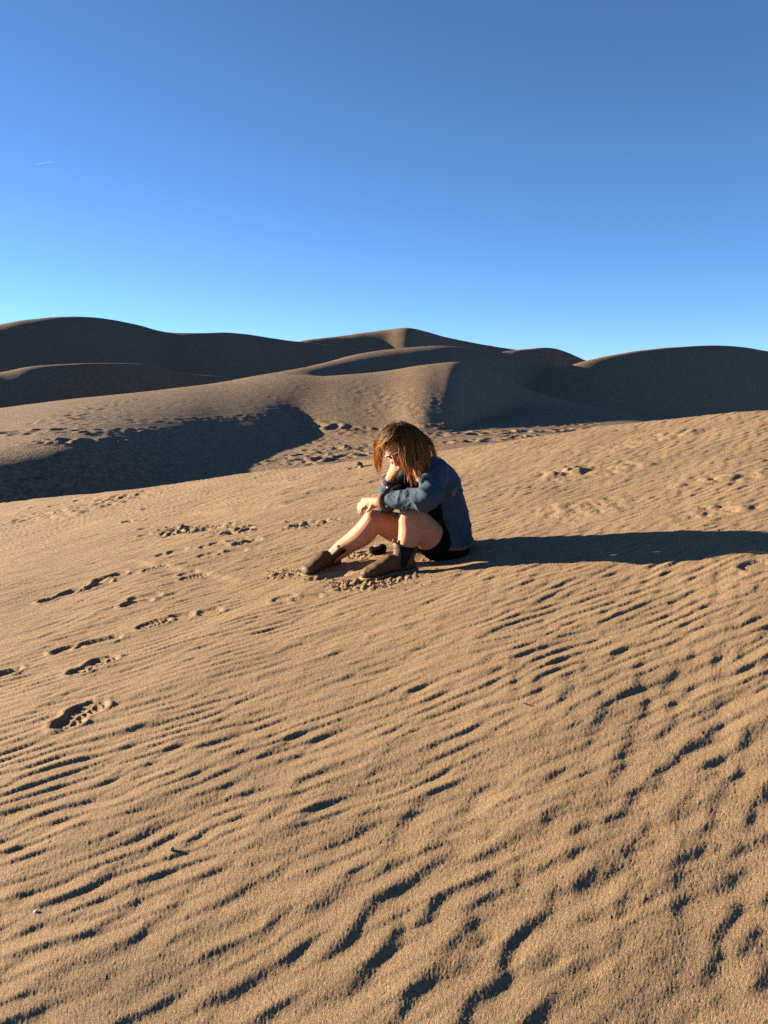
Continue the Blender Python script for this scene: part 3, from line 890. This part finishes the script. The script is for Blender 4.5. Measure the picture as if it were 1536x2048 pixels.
# --- boots
def boot(key):
    """ankle boot: rounded toe, black elastic side panels, pull tabs front and back, thick sole"""
    B, f3, s, u = boot_frame(key)
    # direction of the shaft follows the shin
    upper = MB()
    prof = [  # l, half width, top height
        (0.004, 0.026, 0.060), (0.020, 0.038, 0.095), (0.055, 0.044, 0.112), (0.095, 0.045, 0.122), (0.135, 0.048, 0.124), (0.175, 0.053, 0.108),
        (0.215, 0.056, 0.090), (0.245, 0.054, 0.076), (0.270, 0.045, 0.067), (0.286, 0.028, 0.054)]
    rings = []
    for l, hw, th in prof:
        r = []
        for a in np.linspace(0, 2 * math.pi, 20, endpoint=False):
            ca_, sa_ = math.cos(a), math.sin(a)
            w = hw * np.sign(ca_) * abs(ca_) ** 0.8
            h = 0.018 + (th - 0.018) * (0.5 + 0.5 * np.sign(sa_) * abs(sa_) ** 0.8)
            r.append(B(l, w * (1.0 if sa_ < 0.2 else 1 - 0.15 * (sa_ - 0.2)), h))
        rings.append(r)
    upper.loft(rings)
    c0 = B(0.070, 0, 0.055)
    sh = unit(V3(shin_dir[key]))
    sdir = unit(f3 - sh * np.dot(f3, sh))
    def ring(h, rf, rs, sh_f=0.0, dip=0.0):
        out_ = []
        for a in np.linspace(0, 2 * math.pi, 22, endpoint=False):
            out_.append(c0 + sh * (h - dip * abs(math.sin(a)) ** 2) + sdir * (rf * math.cos(a) + sh_f) + s * rs * math.sin(a))
        return out_
    upper.loft([ring(-0.02, 0.066, 0.044), ring(0.02, 0.064, 0.046, 0.0), ring(0.05, 0.062, 0.049), ring(0.08, 0.068, 0.054), ring(0.112, 0.075, 0.058, 0, 0.012), ring(0.118, 0.073, 0.056, 0, 0.012)])
    me_ = upper.melted('boot', 0.0042, 4, 0.5)
    def creases(co, no):
        return np.array([0.0022 * mnoise.noise(Vector(p * 34)) + 0.003 * mnoise.noise(Vector((p[0] * 16, p[1] * 16, p[2] * 46))) for p in co])
    displace(me_, creases)
    o = part('boot', me_, M_LEATHER, person)
    # sole with a welt
    so = MB()
    outl = [(-0.004, 0.026), (0.010, 0.038), (0.05, 0.045), (0.10, 0.045), (0.15, 0.050), (0.20, 0.057), (0.245, 0.056), (0.275, 0.045), (0.298, 0.022)]
    loop = [(l, w) for l, w in outl] + [(l, -w) for l, w in reversed(outl)]
    so.loft([[B(l, w * k, h) for l, w in loop] for h, k in ((-0.012, 0.93), (-0.008, 1.0), (0.010, 1.0), (0.011, 1.045), (0.019, 1.045), (0.020, 0.9))])
    part('sole', so.mesh('sole'), M_SOLE, o)
    # elastic panels: a patch of the shaft on both sides, a hair proud of it
    for k in (-1, 1):
        g = MB(); rows = []
        for h in np.linspace(-0.012, 0.106, 9):
            t = (h + 0.012) / 0.118
            half = 0.30 + 0.62 * t
            row = []
            for q in np.linspace(-1, 1, 9):
                a = k * math.pi / 2 + q * half * -0.5
                rf = np.interp(h, [-0.02, 0.02, 0.05, 0.08, 0.112], [0.066, 0.064, 0.062, 0.068, 0.075]) + 0.0015
                rs = np.interp(h, [-0.02, 0.02, 0.05, 0.08, 0.112], [0.044, 0.046, 0.049, 0.054, 0.058]) + 0.0022
                row.append(c0 + sh * h + sdir * rf * math.cos(a) * 1.35 + s * rs * math.sin(a))
            rows.append(row)
        inner = [[p - s * k * 0.010 for p in r] for r in rows]
        g.loft(rows, closed=False); g.loft(inner, closed=False)
        n_ = 9
        edge = [(0, j) for j in range(n_)] + [(i, n_ - 1) for i in range(1, n_)] + [(n_ - 1, j) for j in range(n_ - 2, -1, -1)] + [(i, 0) for i in range(n_ - 2, 0, -1)]
        g.loft([[rows[i][j] for i, j in edge], [inner[i][j] for i, j in edge]], cap=False)
        part('elastic_panel', g.mesh('elastic_panel'), M_ELASTIC, o)
    # pull tabs
    for k in (-1, 1):
        g = MB()
        c = c0 + sh * 0.112 + sdir * 0.072 * k
        w = []
        for a in np.linspace(0, math.pi, 7):
            w.append(c + sh * (0.020 * math.sin(a)) + sdir * (0.006 * math.cos(a) + 0.003 * k))
        rings = [[p + s * 0.010, p + s * 0.010 + sh * 0.002, p - s * 0.010 + sh * 0.002, p - s * 0.010] for p in w]
        g.loft(rings)
        part('pull_tab', g.mesh('pull_tab'), M_LEATHER, o)
    return o

shin_dir = {'near': V3(l_knee) - V3(l_ank), 'far': V3(r_knee) - V3(r_ank)}
boot('near')
boot('far')

# --- black shorts and top
g = MB()
g.loft([oval(V3(pelvis) + np.array((0, 0, -0.105)), 0.10, 0.08), oval(V3(pelvis) + np.array((0, 0, -0.08)), 0.18, 0.14), oval(pelvis, 0.20, 0.148), oval(V3(lumbar), 0.15, 0.115, 0.2)])
g.tube([l_hip, V3(l_hip) * .60 + V3(l_knee) * .40 + np.array((0, 0, -.006))], [0.122, 0.114], 20, round_ends=False)
g.tube([r_hip, V3(r_hip) * .60 + V3(r_knee) * .40], [0.118, 0.108], 18, round_ends=False)
me_ = g.melted('shorts', 0.007, 3)
displace(me_, lambda co, no: np.array([0.006 * mnoise.noise(Vector(p * 12)) for p in co]))
part('shorts', me_, M_BLACK, person)
g = MB()
g.loft([oval(V3(lumbar) + TF * 0.10 + np.array((0, 0, -0.05)), 0.15, 0.16, 0.2), oval(V3(lumbar) + TF * 0.08, 0.155, 0.155, 0.2), oval((V3(lumbar) + V3(chest)) / 2 + TF * 0.08 - TS * 0.01, 0.16, 0.165, 0.35), oval(V3(chest) + TF * 0.06, 0.17, 0.15, 0.5), oval(V3(neckb) * 0.7 + V3(chest) * 0.3, 0.15, 0.088, 0.7)])  # front pushed forward into the lap to keep sunlight from passing through
g.ball(P(806, 985, 4.70), np.eye(3), (0.08, 0.08, 0.065))  # this and the next balls: added filling that blocks sun between arms and chest
g.ball(P(800, 992, 4.76), np.eye(3), (0.08, 0.08, 0.065))
g.ball(P(812, 1000, 4.71), np.eye(3), (0.075, 0.07, 0.06))
g.ball(P(835, 1005, 4.80), np.eye(3), (0.085, 0.08, 0.075))
me_ = g.melted('shirt', 0.008, 3)
displace(me_, lambda co, no: np.array([0.006 * mnoise.noise(Vector(p * 14)) for p in co]))
part('shirt', me_, M_BLACK, person)

# --- denim jacket: open shell round the back and sides, two sleeves
HEM_DROP = 0.050
def shell(c, rx, ry, tilt, a0, a1, n=26, drop=0.0):
    up = np.array((0, 0, 1.0)); f = unit(TF * math.cos(tilt) - up * math.sin(tilt))
    return [V3(c) + TS * rx * math.cos(a) + f * ry * math.sin(a) + np.array((0, 0, -drop * max(0.0, math.cos(a - 0.35)))) for a in np.linspace(a0, a1, n)]
# angle 0 = the person's left, 90 = front, 180 = right, 270 = back
OPEN0, OPEN1 = math.radians(90 + 18 - 360), math.radians(90 - 40)
jk = MB()
levels = [  # centre, rx, ry, tilt
    (V3(pelvis) * .80 + V3(lumbar) * .20 + np.array((0, 0, 0.008)), 0.208, 0.150, 0.05),
    (V3(pelvis) * .5 + V3(lumbar) * .5, 0.208, 0.150, 0.08),
    (V3(lumbar), 0.198, 0.146, 0.15),
    ((V3(lumbar) + V3(chest)) / 2, 0.187, 0.142, 0.3),
    (V3(chest), 0.19, 0.145, 0.45),
    (V3(chest) * .5 + V3(neckb) * .5, 0.175, 0.125, 0.6),
    (V3(chest) * .2 + V3(neckb) * .8, 0.15, 0.105, 0.7),
    (V3(neckb) + np.array((0, 0, 0.012)), 0.085, 0.075, 0.7)]
op = [(-0.02, 0.02), (0, 0), (0, 0), (0, 0), (0.05, -.05), (0.1, -.1), (0.1, -.1), (0.1, -.1)]
outer, inner = [], []
for li, ((c, rx, ry, ti), (o0, o1)) in enumerate(zip(levels, op)):
    dr = HEM_DROP if li == 0 else 0.0
    outer.append(shell(c, rx, ry, ti, OPEN1 + o1, OPEN0 + o0, drop=dr))
    inner.append(shell(c, rx - 0.016, ry - 0.016, ti, OPEN1 + o1, OPEN0 + o0, drop=dr))
jk.loft([list(o) + list(reversed(i)) for o, i in zip(outer, inner)])
sl_l = [V3(l_sho) * .9 + V3(neckb) * .1, V3(l_sho) * .55 + V3(l_elb) * .45 + np.array((0.012, -0.01, 0)), V3(l_elb) + np.array((0.012, -0.012, -0.004)), V3(l_elb) * .62 + V3(l_wri) * .38 + np.array((0, 0, -0.004)), V3(l_elb) * .14 + V3(l_wri) * .86]
jk.tube(sl_l, [0.092, 0.080, 0.068, 0.058, 0.042], 20)
sl_r = [V3(r_sho) * .9 + V3(neckb) * .1, V3(r_sho) * .5 + V3(r_elb) * .5, V3(r_elb) + np.array((-0.006, 0, -0.006)), V3(r_elb) * .55 + V3(r_wri) * .45, V3(r_elb) * .14 + V3(r_wri) * .86]
jk.tube(sl_r, [0.09, 0.078, 0.066, 0.058, 0.043], 20)
jk.ball((0.085, 4.605, 0.540), np.eye(3), (0.06, 0.05, 0.045))  # hidden bulge added above the left forearm, closes a sunlit gap in the cast shadow
jme = jk.melted('jacket', 0.0062, 12, 0.5)
def folds(co, no):
    out_ = np.zeros(len(co))
    le, lw_ = V3(l_elb), V3(l_wri)
    for i, p in enumerate(co):
        v = Vector(p)
        n1 = mnoise.noise(v * 5.0)
        q = Vector((p[0] * 6 + 1.5 * n1, p[1] * 6, p[2] * 13 + p[0] * 7))
        r1 = 1 - abs(mnoise.noise(q))
        r2 = 1 - abs(mnoise.noise(q * 2.1 + Vector((7, 3, 1))))
        arm = math.exp(-(np.linalg.norm(p - le) / 0.15) ** 2)
        out_[i] = 0.008 * n1 + 0.015 * (r1 ** 4 - 0.4) * (0.5 + 0.8 * arm) + 0.005 * (r2 ** 4 - 0.35) * (0.5 + arm)
    return out_
displace(jme, folds)
jacket = part('jacket', jme, M_DENIM, person)

def ringband(c, axis, rx, up, r, half, name, mat, parent, n=28, ry=None, a0=0, a1=2 * math.pi):
    """a flat woven band round a cuff"""
    axis = unit(axis); s = unit(np.cross(axis, up)); w = np.cross(s, axis); ry = ry or rx
    rings = []
    for a in np.linspace(a0, a1, n, endpoint=(a1 - a0) < 6.2):
        d = s * rx * math.cos(a) + w * ry * math.sin(a); e = unit(d)
        wob = 0.0015 * math.sin(a * 9)
        rings.append([c + d + axis * half + e * wob, c + d + e * r + axis * half * 0.8, c + d + e * r - axis * half * 0.8, c + d - axis * half + e * wob, c + d - e * r])
    g_ = MB()
    if (a1 - a0) > 6.2:
        rings = rings + [rings[0]]
        g_.loft(rings, cap=False)
    else: g_.loft(rings)
    return part(name, g_.mesh(name), mat, parent)
lax = V3(l_wri) - V3(l_elb); rax = V3(r_wri) - V3(r_elb)
cl = V3(l_elb) * .11 + V3(l_wri) * .89; cr = V3(r_elb) * .14 + V3(r_wri) * .86
ringband(cl, lax, 0.040, np.array((0, 0, 1.0)), 0.007, 0.017, 'cuff', M_TRIM, jacket)
ringband(cr, rax, 0.040, np.array((0, 1.0, 0)), 0.007, 0.017, 'cuff', M_TRIM, jacket)
for c, pxy in ((cl, P(773, 1012, 4.555)), (cr, P(775, 975, 4.66))):
    g = MB(); g.ball(V3(pxy), np.eye(3), (0.007, 0.007, 0.007), 12, 8)
    part('button', g.mesh('button'), M_METAL, jacket)
# hem band along the bottom of the shell
hb = MB(); rr = []
c, rx, ry, ti = levels[0]
for a in np.linspace(OPEN1 - 0.03, OPEN0 + 0.03, 60):
    d = TS * (rx + 0.002) * math.cos(a) + TF * (ry + 0.002) * math.sin(a); e = unit(d)
    w = 0.003 * math.sin(a * 14) + 0.0015 * math.sin(a * 41)
    p = V3(c) + d + np.array((0, 0, 0.004 - HEM_DROP * max(0.0, math.cos(a - 0.35))))
    z = np.array((0, 0, 1.0))
    rr.append([p + z * 0.011 + e * (0.003 + w), p + e * (0.007 + w), p - z * 0.011 + e * (0.004 + w), p - z * 0.011 - e * 0.008, p + z * 0.011 - e * 0.008])
hb.loft(rr)
part('hem_trim', hb.mesh('hem_trim'), M_TRIM, jacket)
# two short rows of pale block lettering on the back, sewn flat on the cloth
from mathutils.bvhtree import BVHTree
bv = BVHTree.FromPolygons([v.co[:] for v in jme.vertices], [tuple(p.vertices) for p in jme.polygons])
def on_jacket(px, py):
    h = bv.ray_cast(CAM, ray(px, py).normalized())
    return (V3(h[0]), V3(h[1])) if h[0] is not None else None
g = MB()
glyph = {'C': [(0, 0, 0, 1), (0, 1, 1, 1), (0, 0, 1, 0)], 'O': [(0, 0, 0, 1), (1, 0, 1, 1), (0, 0, 1, 0), (0, 1, 1, 1)], 'N': [(0, 0, 0, 1), (1, 0, 1, 1), (0, 1, 1, 0)], 'E': [(0, 0, 0, 1), (0, 0, 1, 0), (0, 1, 1, 1), (0, .5, .8, .5)],
         'R': [(0, 0, 0, 1), (0, 1, 1, 1), (1, .5, 1, 1), (0, .5, 1, .5), (.4, .5, 1, 0)], 'U': [(0, 0, 0, 1), (1, 0, 1, 1), (0, 0, 1, 0)]}
def patch_px(a, b):
    """a along the row, b down the two rows, inside the slanting patch seen on the back"""
    return 902.5 + 10.5 * a + 2.8 * b, 983 - 9.5 * a + 11.5 * b
for row, word in enumerate(('COUR', 'NOCE')):
    for i, ch in enumerate(word):
        for x0, y0, x1, y1 in glyph[ch]:
            u0, u1 = (i + 0.12 + 0.72 * x0) / 4, (i + 0.12 + 0.72 * x1) / 4
            v0, v1 = (row + 0.88 - 0.76 * y0) / 2, (row + 0.88 - 0.76 * y1) / 2
            A_, B_ = on_jacket(*patch_px(u0, v0)), on_jacket(*patch_px(u1, v1))
            if A_ is None or B_ is None or np.linalg.norm(A_[0] - B_[0]) > 0.08: continue
            p0, p1 = A_[0] + A_[1] * 0.0015, B_[0] + B_[1] * 0.0015
            t = unit(p1 - p0); s_ = unit(np.cross(A_[1], t))
            g.box((p0 + p1) / 2, (t, s_, unit(A_[1])), (np.linalg.norm(p1 - p0) / 2 + 0.0014, 0.0016, 0.001))
if g.v: part('lettering', g.mesh('lettering'), M_LETTER, jacket)

# --- hair: many tapered locks grown from the scalp and hung by gravity
def build_hair():
    r = np.random.default_rng(5)
    vs, fs, tv = [], [], []
    # guide locks, root to tip, where the photograph shows them (column, row, metres ahead)
    dark_side = [
        [(800, 851, 4.70), (822, 862, 4.74), (843, 880, 4.76), (858, 897, 4.75), (864, 912, 4.73)],
        [(806, 852, 4.68), (834, 866, 4.70), (856, 884, 4.71), (869, 899, 4.70), (874, 915, 4.68)],
        [(804, 852, 4.64), (829, 865, 4.62), (845, 885, 4.61), (853, 905, 4.59), (856, 930, 4.56), (858, 945, 4.55)],
        [(802, 852, 4.60), (822, 864, 4.56), (834, 888, 4.54), (840, 915, 4.52), (843, 945, 4.51), (846, 962, 4.51)],
        [(800, 853, 4.57), (815, 866, 4.53), (824, 890, 4.51), (827, 918, 4.50), (830, 945, 4.50), (834, 966, 4.51)],
        [(797, 855, 4.55), (806, 870, 4.515), (811, 892, 4.495), (812, 915, 4.49), (816, 940, 4.49), (822, 962, 4.50)],
        [(796, 860, 4.53), (801, 878, 4.505), (804, 900, 4.495), (805, 922, 4.49), (808, 942, 4.49), (810, 957, 4.49)]]
    sunny_side = [
        [(799, 855, 4.53), (797, 870, 4.505), (790, 882, 4.50), (779, 889, 4.52), (765, 893, 4.57)],
        [(794, 856, 4.54), (783, 869, 4.515), (770, 881, 4.54), (762, 892, 4.58), (759, 906, 4.62)],
        [(791, 855, 4.57), (774, 865, 4.57), (762, 881, 4.63), (757, 903, 4.68), (758, 925, 4.70), (764, 940, 4.70)],
        [(789, 853, 4.62), (770, 861, 4.63), (758, 879, 4.67), (753, 900, 4.71), (753, 922, 4.72), (758, 942, 4.72)],
        [(791, 852, 4.66), (769, 863, 4.69), (757, 885, 4.72), (753, 908, 4.74), (757, 936, 4.74)],
        [(796, 851, 4.70), (774, 863, 4.74), (765, 885, 4.76), (765, 910, 4.76), (768, 936, 4.75)]]
    nseg = 18
    def curve(g):
        pts = np.array([V3(P(*p)) for p in g])
        L_ = np.concatenate([[0], np.cumsum(np.linalg.norm(np.diff(pts, axis=0), axis=1))])
        t = np.linspace(0, L_[-1], nseg + 1)
        return np.stack([pchip(L_, pts[:, i], t) for i in range(3)], 1)
    groups = [([curve(g) for g in dark_side], 1800), ([curve(g) for g in sunny_side], 1350)]
    cap_c = H(0, -0.012, 0.030); cap_r = np.array((0.083, 0.104, 0.096))
    tt = np.linspace(0, 1, nseg + 1)
    for gs_, count in groups:
        locks = []
        for _ in range(count // 30):
            u = r.uniform(0, len(gs_) - 1); i = min(int(u), len(gs_) - 2); f = u - i
            c = gs_[i] * (1 - f) + gs_[i + 1] * f
            off = r.normal(size=3) * 0.007
            c = c + off[None] * (0.6 + 0.6 * tt)[:, None]
            cut = r.uniform(0.64, 0.95) if r.random() < 0.6 else r.uniform(0.9, 1.08)
            wv = unit(np.array((0.8, -0.3, 0.1)) + r.normal(size=3) * 0.35)
            c = c + wv[None] * (r.uniform(0.004, 0.011) * np.sin(tt * r.uniform(8, 13) + r.uniform(0, 6.28)) * np.clip(tt * 2.0 - 0.35, 0, 1))[:, None]
            locks.append((c, cut))
        for k in range(count):
            c, cut = locks[int(r.integers(len(locks)))]
            cut = cut * r.uniform(0.86, 1.08)
            c = np.stack([np.interp(np.minimum(tt * cut, 1), tt, c[:, q]) + (c[-1, q] - c[-2, q]) * nseg * np.maximum(tt * cut - 1, 0) for q in range(3)], 1)
            off = r.normal(size=3) * 0.0085
            c = c + off[None] * (1 - 0.72 * tt ** 1.3)[:, None]
            if r.random() < 0.06:
                c = c + (r.normal(size=3) * 0.018)[None] * (tt ** 1.5)[:, None]      # flyaways
            lift = 0.001 + 0.007 * r.random()
            rel = c - cap_c
            loc = np.stack([rel @ hr, rel @ hf, rel @ hu], 1) / (cap_r + lift)
            m = np.linalg.norm(loc, axis=1)
            ins = m < 1
            if ins.any():
                loc[ins] /= m[ins][:, None]
                loc = loc * (cap_r + lift)
                c[ins] = (cap_c + loc[:, :1] * hr + loc[:, 1:2] * hf + loc[:, 2:] * hu)[ins]
            wid = r.uniform(0.0007, 0.0018)
            n = 3
            o = len(vs)
            for i2 in range(nseg + 1):
                t = unit(c[min(i2 + 1, nseg)] - c[max(i2 - 1, 0)])
                s_ = unit(np.cross(t, np.array((0.2, -1.0, 0.3)))); w = np.cross(s_, t)
                rad = wid * (1 - tt[i2] ** 3 * 0.85)
                for a in (0.5, 2.6, 4.7):
                    vs.append(c[i2] + s_ * rad * 1.25 * math.cos(a) + w * rad * 0.7 * math.sin(a)); tv.append(tt[i2])
            for i2 in range(nseg):
                for j in range(n):
                    kx = (j + 1) % n
                    fs.append((o + i2 * n + j, o + i2 * n + kx, o + (i2 + 1) * n + kx, o + (i2 + 1) * n + j))
    # the scalp under the locks
    o = len(vs); n = 28; rows = 14
    for i in range(rows + 1):
        th = math.pi * i / rows * 0.98 + 0.02
        for j in range(n):
            a = 2 * math.pi * j / n
            d = np.array((math.sin(th) * math.cos(a), math.sin(th) * math.sin(a), math.cos(th)))
            lim = 0.05 + 0.62 * max(d[1], 0) - 0.75 * max(-d[1], 0)
            k = 1.0 if d[2] > lim else 0.80
            vs.append(H(0, -0.012, 0.030) + (hr * d[0] * 0.081 + hf * d[1] * 0.101 + hu * d[2] * 0.093) * k); tv.append(0.1)
    for i in range(rows):
        for j in range(n):
            kx = (j + 1) % n
            fs.append((o + i * n + j, o + i * n + kx, o + (i + 1) * n + kx, o + (i + 1) * n + j))
    me = mesh_np('hair', np.array(vs), np.array(fs))
    at = me.attributes.new('along', 'FLOAT', 'POINT')
    if len(at.data) == len(tv): at.data.foreach_set('value', np.array(tv, dtype=np.float32))
    m, nt, b = new_mat('brown_hair')
    L = nt.links
    a_ = N(nt, 'ShaderNodeAttribute', attribute_name='along')
    rp = ramp(nt, [(0.0, (0.055, 0.027, 0.010)), (0.30, (0.105, 0.052, 0.017)), (0.58, (0.20, 0.095, 0.028)), (1.0, (0.36, 0.175, 0.048))])
    L.new(a_.outputs['Fac'], rp.inputs['Fac'])
    gi = N(nt, 'ShaderNodeNewGeometry')
    rm = N(nt, 'ShaderNodeMapRange'); rm.inputs['To Min'].default_value = 0.55; rm.inputs['To Max'].default_value = 1.6
    L.new(gi.outputs['Random Per Island'], rm.inputs['Value'])
    vm = N(nt, 'ShaderNodeVectorMath', operation='SCALE')
    L.new(rp.outputs['Color'], vm.inputs[0]); L.new(rm.outputs[0], vm.inputs['Scale'])
    L.new(vm.outputs[0], b.inputs['Base Color'])
    b.inputs['Roughness'].default_value = 0.6
    b.inputs['Specular IOR Level'].default_value = 0.12
    tr = N(nt, 'ShaderNodeBsdfTranslucent'); mxs = N(nt, 'ShaderNodeMixShader'); mxs.inputs[0].default_value = 0.25
    vm2 = N(nt, 'ShaderNodeVectorMath', operation='MULTIPLY'); vm2.inputs[1].default_value = (2.2, 1.6, 0.9)
    L.new(vm.outputs[0], vm2.inputs[0]); L.new(vm2.outputs[0], tr.inputs['Color'])
    L.new(b.outputs[0], mxs.inputs[1]); L.new(tr.outputs[0], mxs.inputs[2])
    L.new(mxs.outputs[0], nt.nodes['Material Output'].inputs['Surface'])
    return part('hair', me, m, person, 'shoulder length brown wavy hair with golden ends')
build_hair()

# ================================================================== SMALL THINGS ON THE SAND
def clod(g, c, r, rnd):
    """one irregular crumb of damp sand, 20 faces"""
    t = (1 + 5 ** 0.5) / 2
    vs = [(-1, t, 0), (1, t, 0), (-1, -t, 0), (1, -t, 0), (0, -1, t), (0, 1, t), (0, -1, -t), (0, 1, -t), (t, 0, -1), (t, 0, 1), (-t, 0, -1), (-t, 0, 1)]
    fs = [(0, 11, 5), (0, 5, 1), (0, 1, 7), (0, 7, 10), (0, 10, 11), (1, 5, 9), (5, 11, 4), (11, 10, 2), (10, 7, 6), (7, 1, 8), (3, 9, 4), (3, 4, 2), (3, 2, 6), (3, 6, 8), (3, 8, 9), (4, 9, 5), (2, 4, 11), (6, 2, 10), (8, 6, 7), (9, 8, 1)]
    sc_ = rnd.uniform(0.6, 1.3, 3) * np.array((1, 1, 0.6))
    a = rnd.uniform(0, 6.28); R_ = np.array(((math.cos(a), -math.sin(a), 0), (math.sin(a), math.cos(a), 0), (0, 0, 1)))
    g.add([c + R_ @ (np.array(v) / 1.9 * sc_ * r * rnd.uniform(0.75, 1.2)) for v in vs], fs)

def clods(name, label, spots, seed):
    rnd = np.random.default_rng(seed); g = MB()
    for px, py, lx, ly, n, rmax in spots:
        for _ in range(n):
            q = on_sand(px + rnd.normal() * lx * 0.5, py + rnd.normal() * ly * 0.5)
            r = rmax * rnd.uniform(0.25, 1.0) ** 1.6
            clod(g, np.array((q.x, q.y, sand_z(q.x, q.y) + r * 0.1)), r, rnd)
    me = g.mesh(name)
    me.materials.append(M_SAND)
    o = link(bpy.data.objects.new(name, me))
    tag(o, label, kind='stuff')

clods('sand_clods', 'crumbs of kicked up sand around the boots', [(575, 1148, 50, 12, 70, 0.009), (705, 1166, 70, 12, 75, 0.010), (765, 1168, 80, 10, 70, 0.010), (835, 1142, 50, 14, 70, 0.010),
      (720, 1112, 60, 12, 60, 0.010), (850, 1115, 30, 8, 14, 0.010)], 1)
clods('sand_clods', 'crumbs of dug up sand beside the footprints', [(350, 1061, 60, 8, 60, 0.015), (420, 1056, 110, 6, 40, 0.013), (480, 1068, 60, 8, 20, 0.012), (630, 1046, 90, 9, 30, 0.012), (590, 1054, 40, 6, 15, 0.012)], 2)

def pebble(px, py, r, mat, label, seed, flat=0.7):
    rnd = np.random.default_rng(seed); q = on_sand(px, py); g = MB()
    clod(g, np.array((q.x, q.y, sand_z(q.x, q.y) + r * 0.4)), r, rnd)
    me = g.mesh('pebble')
    bm = bmesh.new(); bm.from_mesh(me)
    bmesh.ops.subdivide_edges(bm, edges=bm.edges, cuts=1, use_grid_fill=True, smooth=0.4)
    bm.to_mesh(me); bm.free()
    me.materials.append(mat)
    o = link(bpy.data.objects.new('pebble', me))
    tag(o, label, 'pebble')
M_STONE = plain('tan_stone', (0.22, 0.14, 0.075), 0.9, 0.2, 0.25, 60.0)
M_WHITE = plain('white_stone', (0.62, 0.58, 0.52), 0.7, 0.3, 0.1, 60.0)
M_DARKST = plain('dark_lump', (0.10, 0.07, 0.045), 0.9, 0.2, 0.25, 40.0)
pebble(344, 1703, 0.009, M_STONE, 'small tan pebble alone on the rippled foreground sand', 3)
pebble(72, 1828, 0.0045, M_WHITE, 'tiny white pebble at the lower left edge of the sand', 4)
pebble(718, 933, 0.045, M_DARKST, 'dark lump on the dune crest just left of the person', 5)
# a short twig
q = on_sand(1054, 1413); z = sand_z(q.x, q.y)
g = MB(); g.tube([(q.x - 0.013, q.y + 0.006, z + 0.006), (q.x, q.y, z + 0.004), (q.x + 0.012, q.y - 0.006, z + 0.003), (q.x + 0.020, q.y - 0.012, z + 0.004)], [0.0022, 0.003, 0.0026, 0.0014], 8, sub=3)
me = g.mesh('twig'); me.materials.append(M_DARKST)
tag(link(bpy.data.objects.new('twig', me)), 'short dark twig lying on the smooth sand right of centre', 'twig')
# small black pouch lying behind the near boot
q = on_sand(756, 1109); z = sand_z(q.x, q.y)
pouch = bpy.data.objects.new('pouch', None); pouch.location = (q.x, q.y, z); COL.objects.link(pouch)
tag(pouch, 'small black pouch on the sand behind the boots', 'pouch')
bpy.context.view_layer.update()
g = MB(); g.ball((q.x, q.y, z + 0.022), np.eye(3), (0.058, 0.05, 0.026), 16, 10); g.ball((q.x + 0.03, q.y + 0.01, z + 0.040), np.eye(3), (0.028, 0.035, 0.020)); g.ball((q.x - 0.035, q.y, z + 0.030), np.eye(3), (0.022, 0.03, 0.016))
me = g.melted('pouch_body', 0.005, 3)
displace(me, lambda co, no: np.array([0.009 * mnoise.noise(Vector(p * 34)) for p in co]))
part('pouch_body', me, M_BLACK, pouch)
g = MB(); g.tube([(q.x - 0.025, q.y - 0.012, z + 0.046), (q.x - 0.010, q.y - 0.014, z + 0.050), (q.x + 0.010, q.y - 0.012, z + 0.054)], [0.003, 0.0045, 0.003], 8)
part('clasp', g.mesh('clasp'), M_METAL, pouch)

# ================================================================== CONTRAIL
cA, cB = P(68, 329, 6000), P(108, 322.5, 6300)
g = MB()
g.tube([cA, V3(cA) * .7 + V3(cB) * .3, V3(cA) * .45 + V3(cB) * .55, cB], [1.6, 3.2, 3.0, 1.2], 10)
me = g.mesh('contrail')
m, nt, b = new_mat('contrail_vapour')
df = N(nt, 'ShaderNodeBsdfDiffuse'); df.inputs['Color'].default_value = (0.8, 0.8, 0.8, 1)
tr = N(nt, 'ShaderNodeBsdfTransparent'); mxs = N(nt, 'ShaderNodeMixShader'); mxs.inputs[0].default_value = 0.02
tl = N(nt, 'ShaderNodeBsdfTranslucent'); tl.inputs['Color'].default_value = (0.9, 0.9, 0.9, 1)
ice = N(nt, 'ShaderNodeMixShader'); ice.inputs[0].default_value = 0.7
nt.links.new(df.outputs[0], ice.inputs[1]); nt.links.new(tl.outputs[0], ice.inputs[2])
nt.links.new(tr.outputs[0], mxs.inputs[1]); nt.links.new(ice.outputs[0], mxs.inputs[2])
nt.links.new(mxs.outputs[0], nt.nodes['Material Output'].inputs['Surface'])
me.materials.append(m)
tag(link(bpy.data.objects.new('contrail', me)), 'short faint white contrail in the blue sky at left', 'contrail')
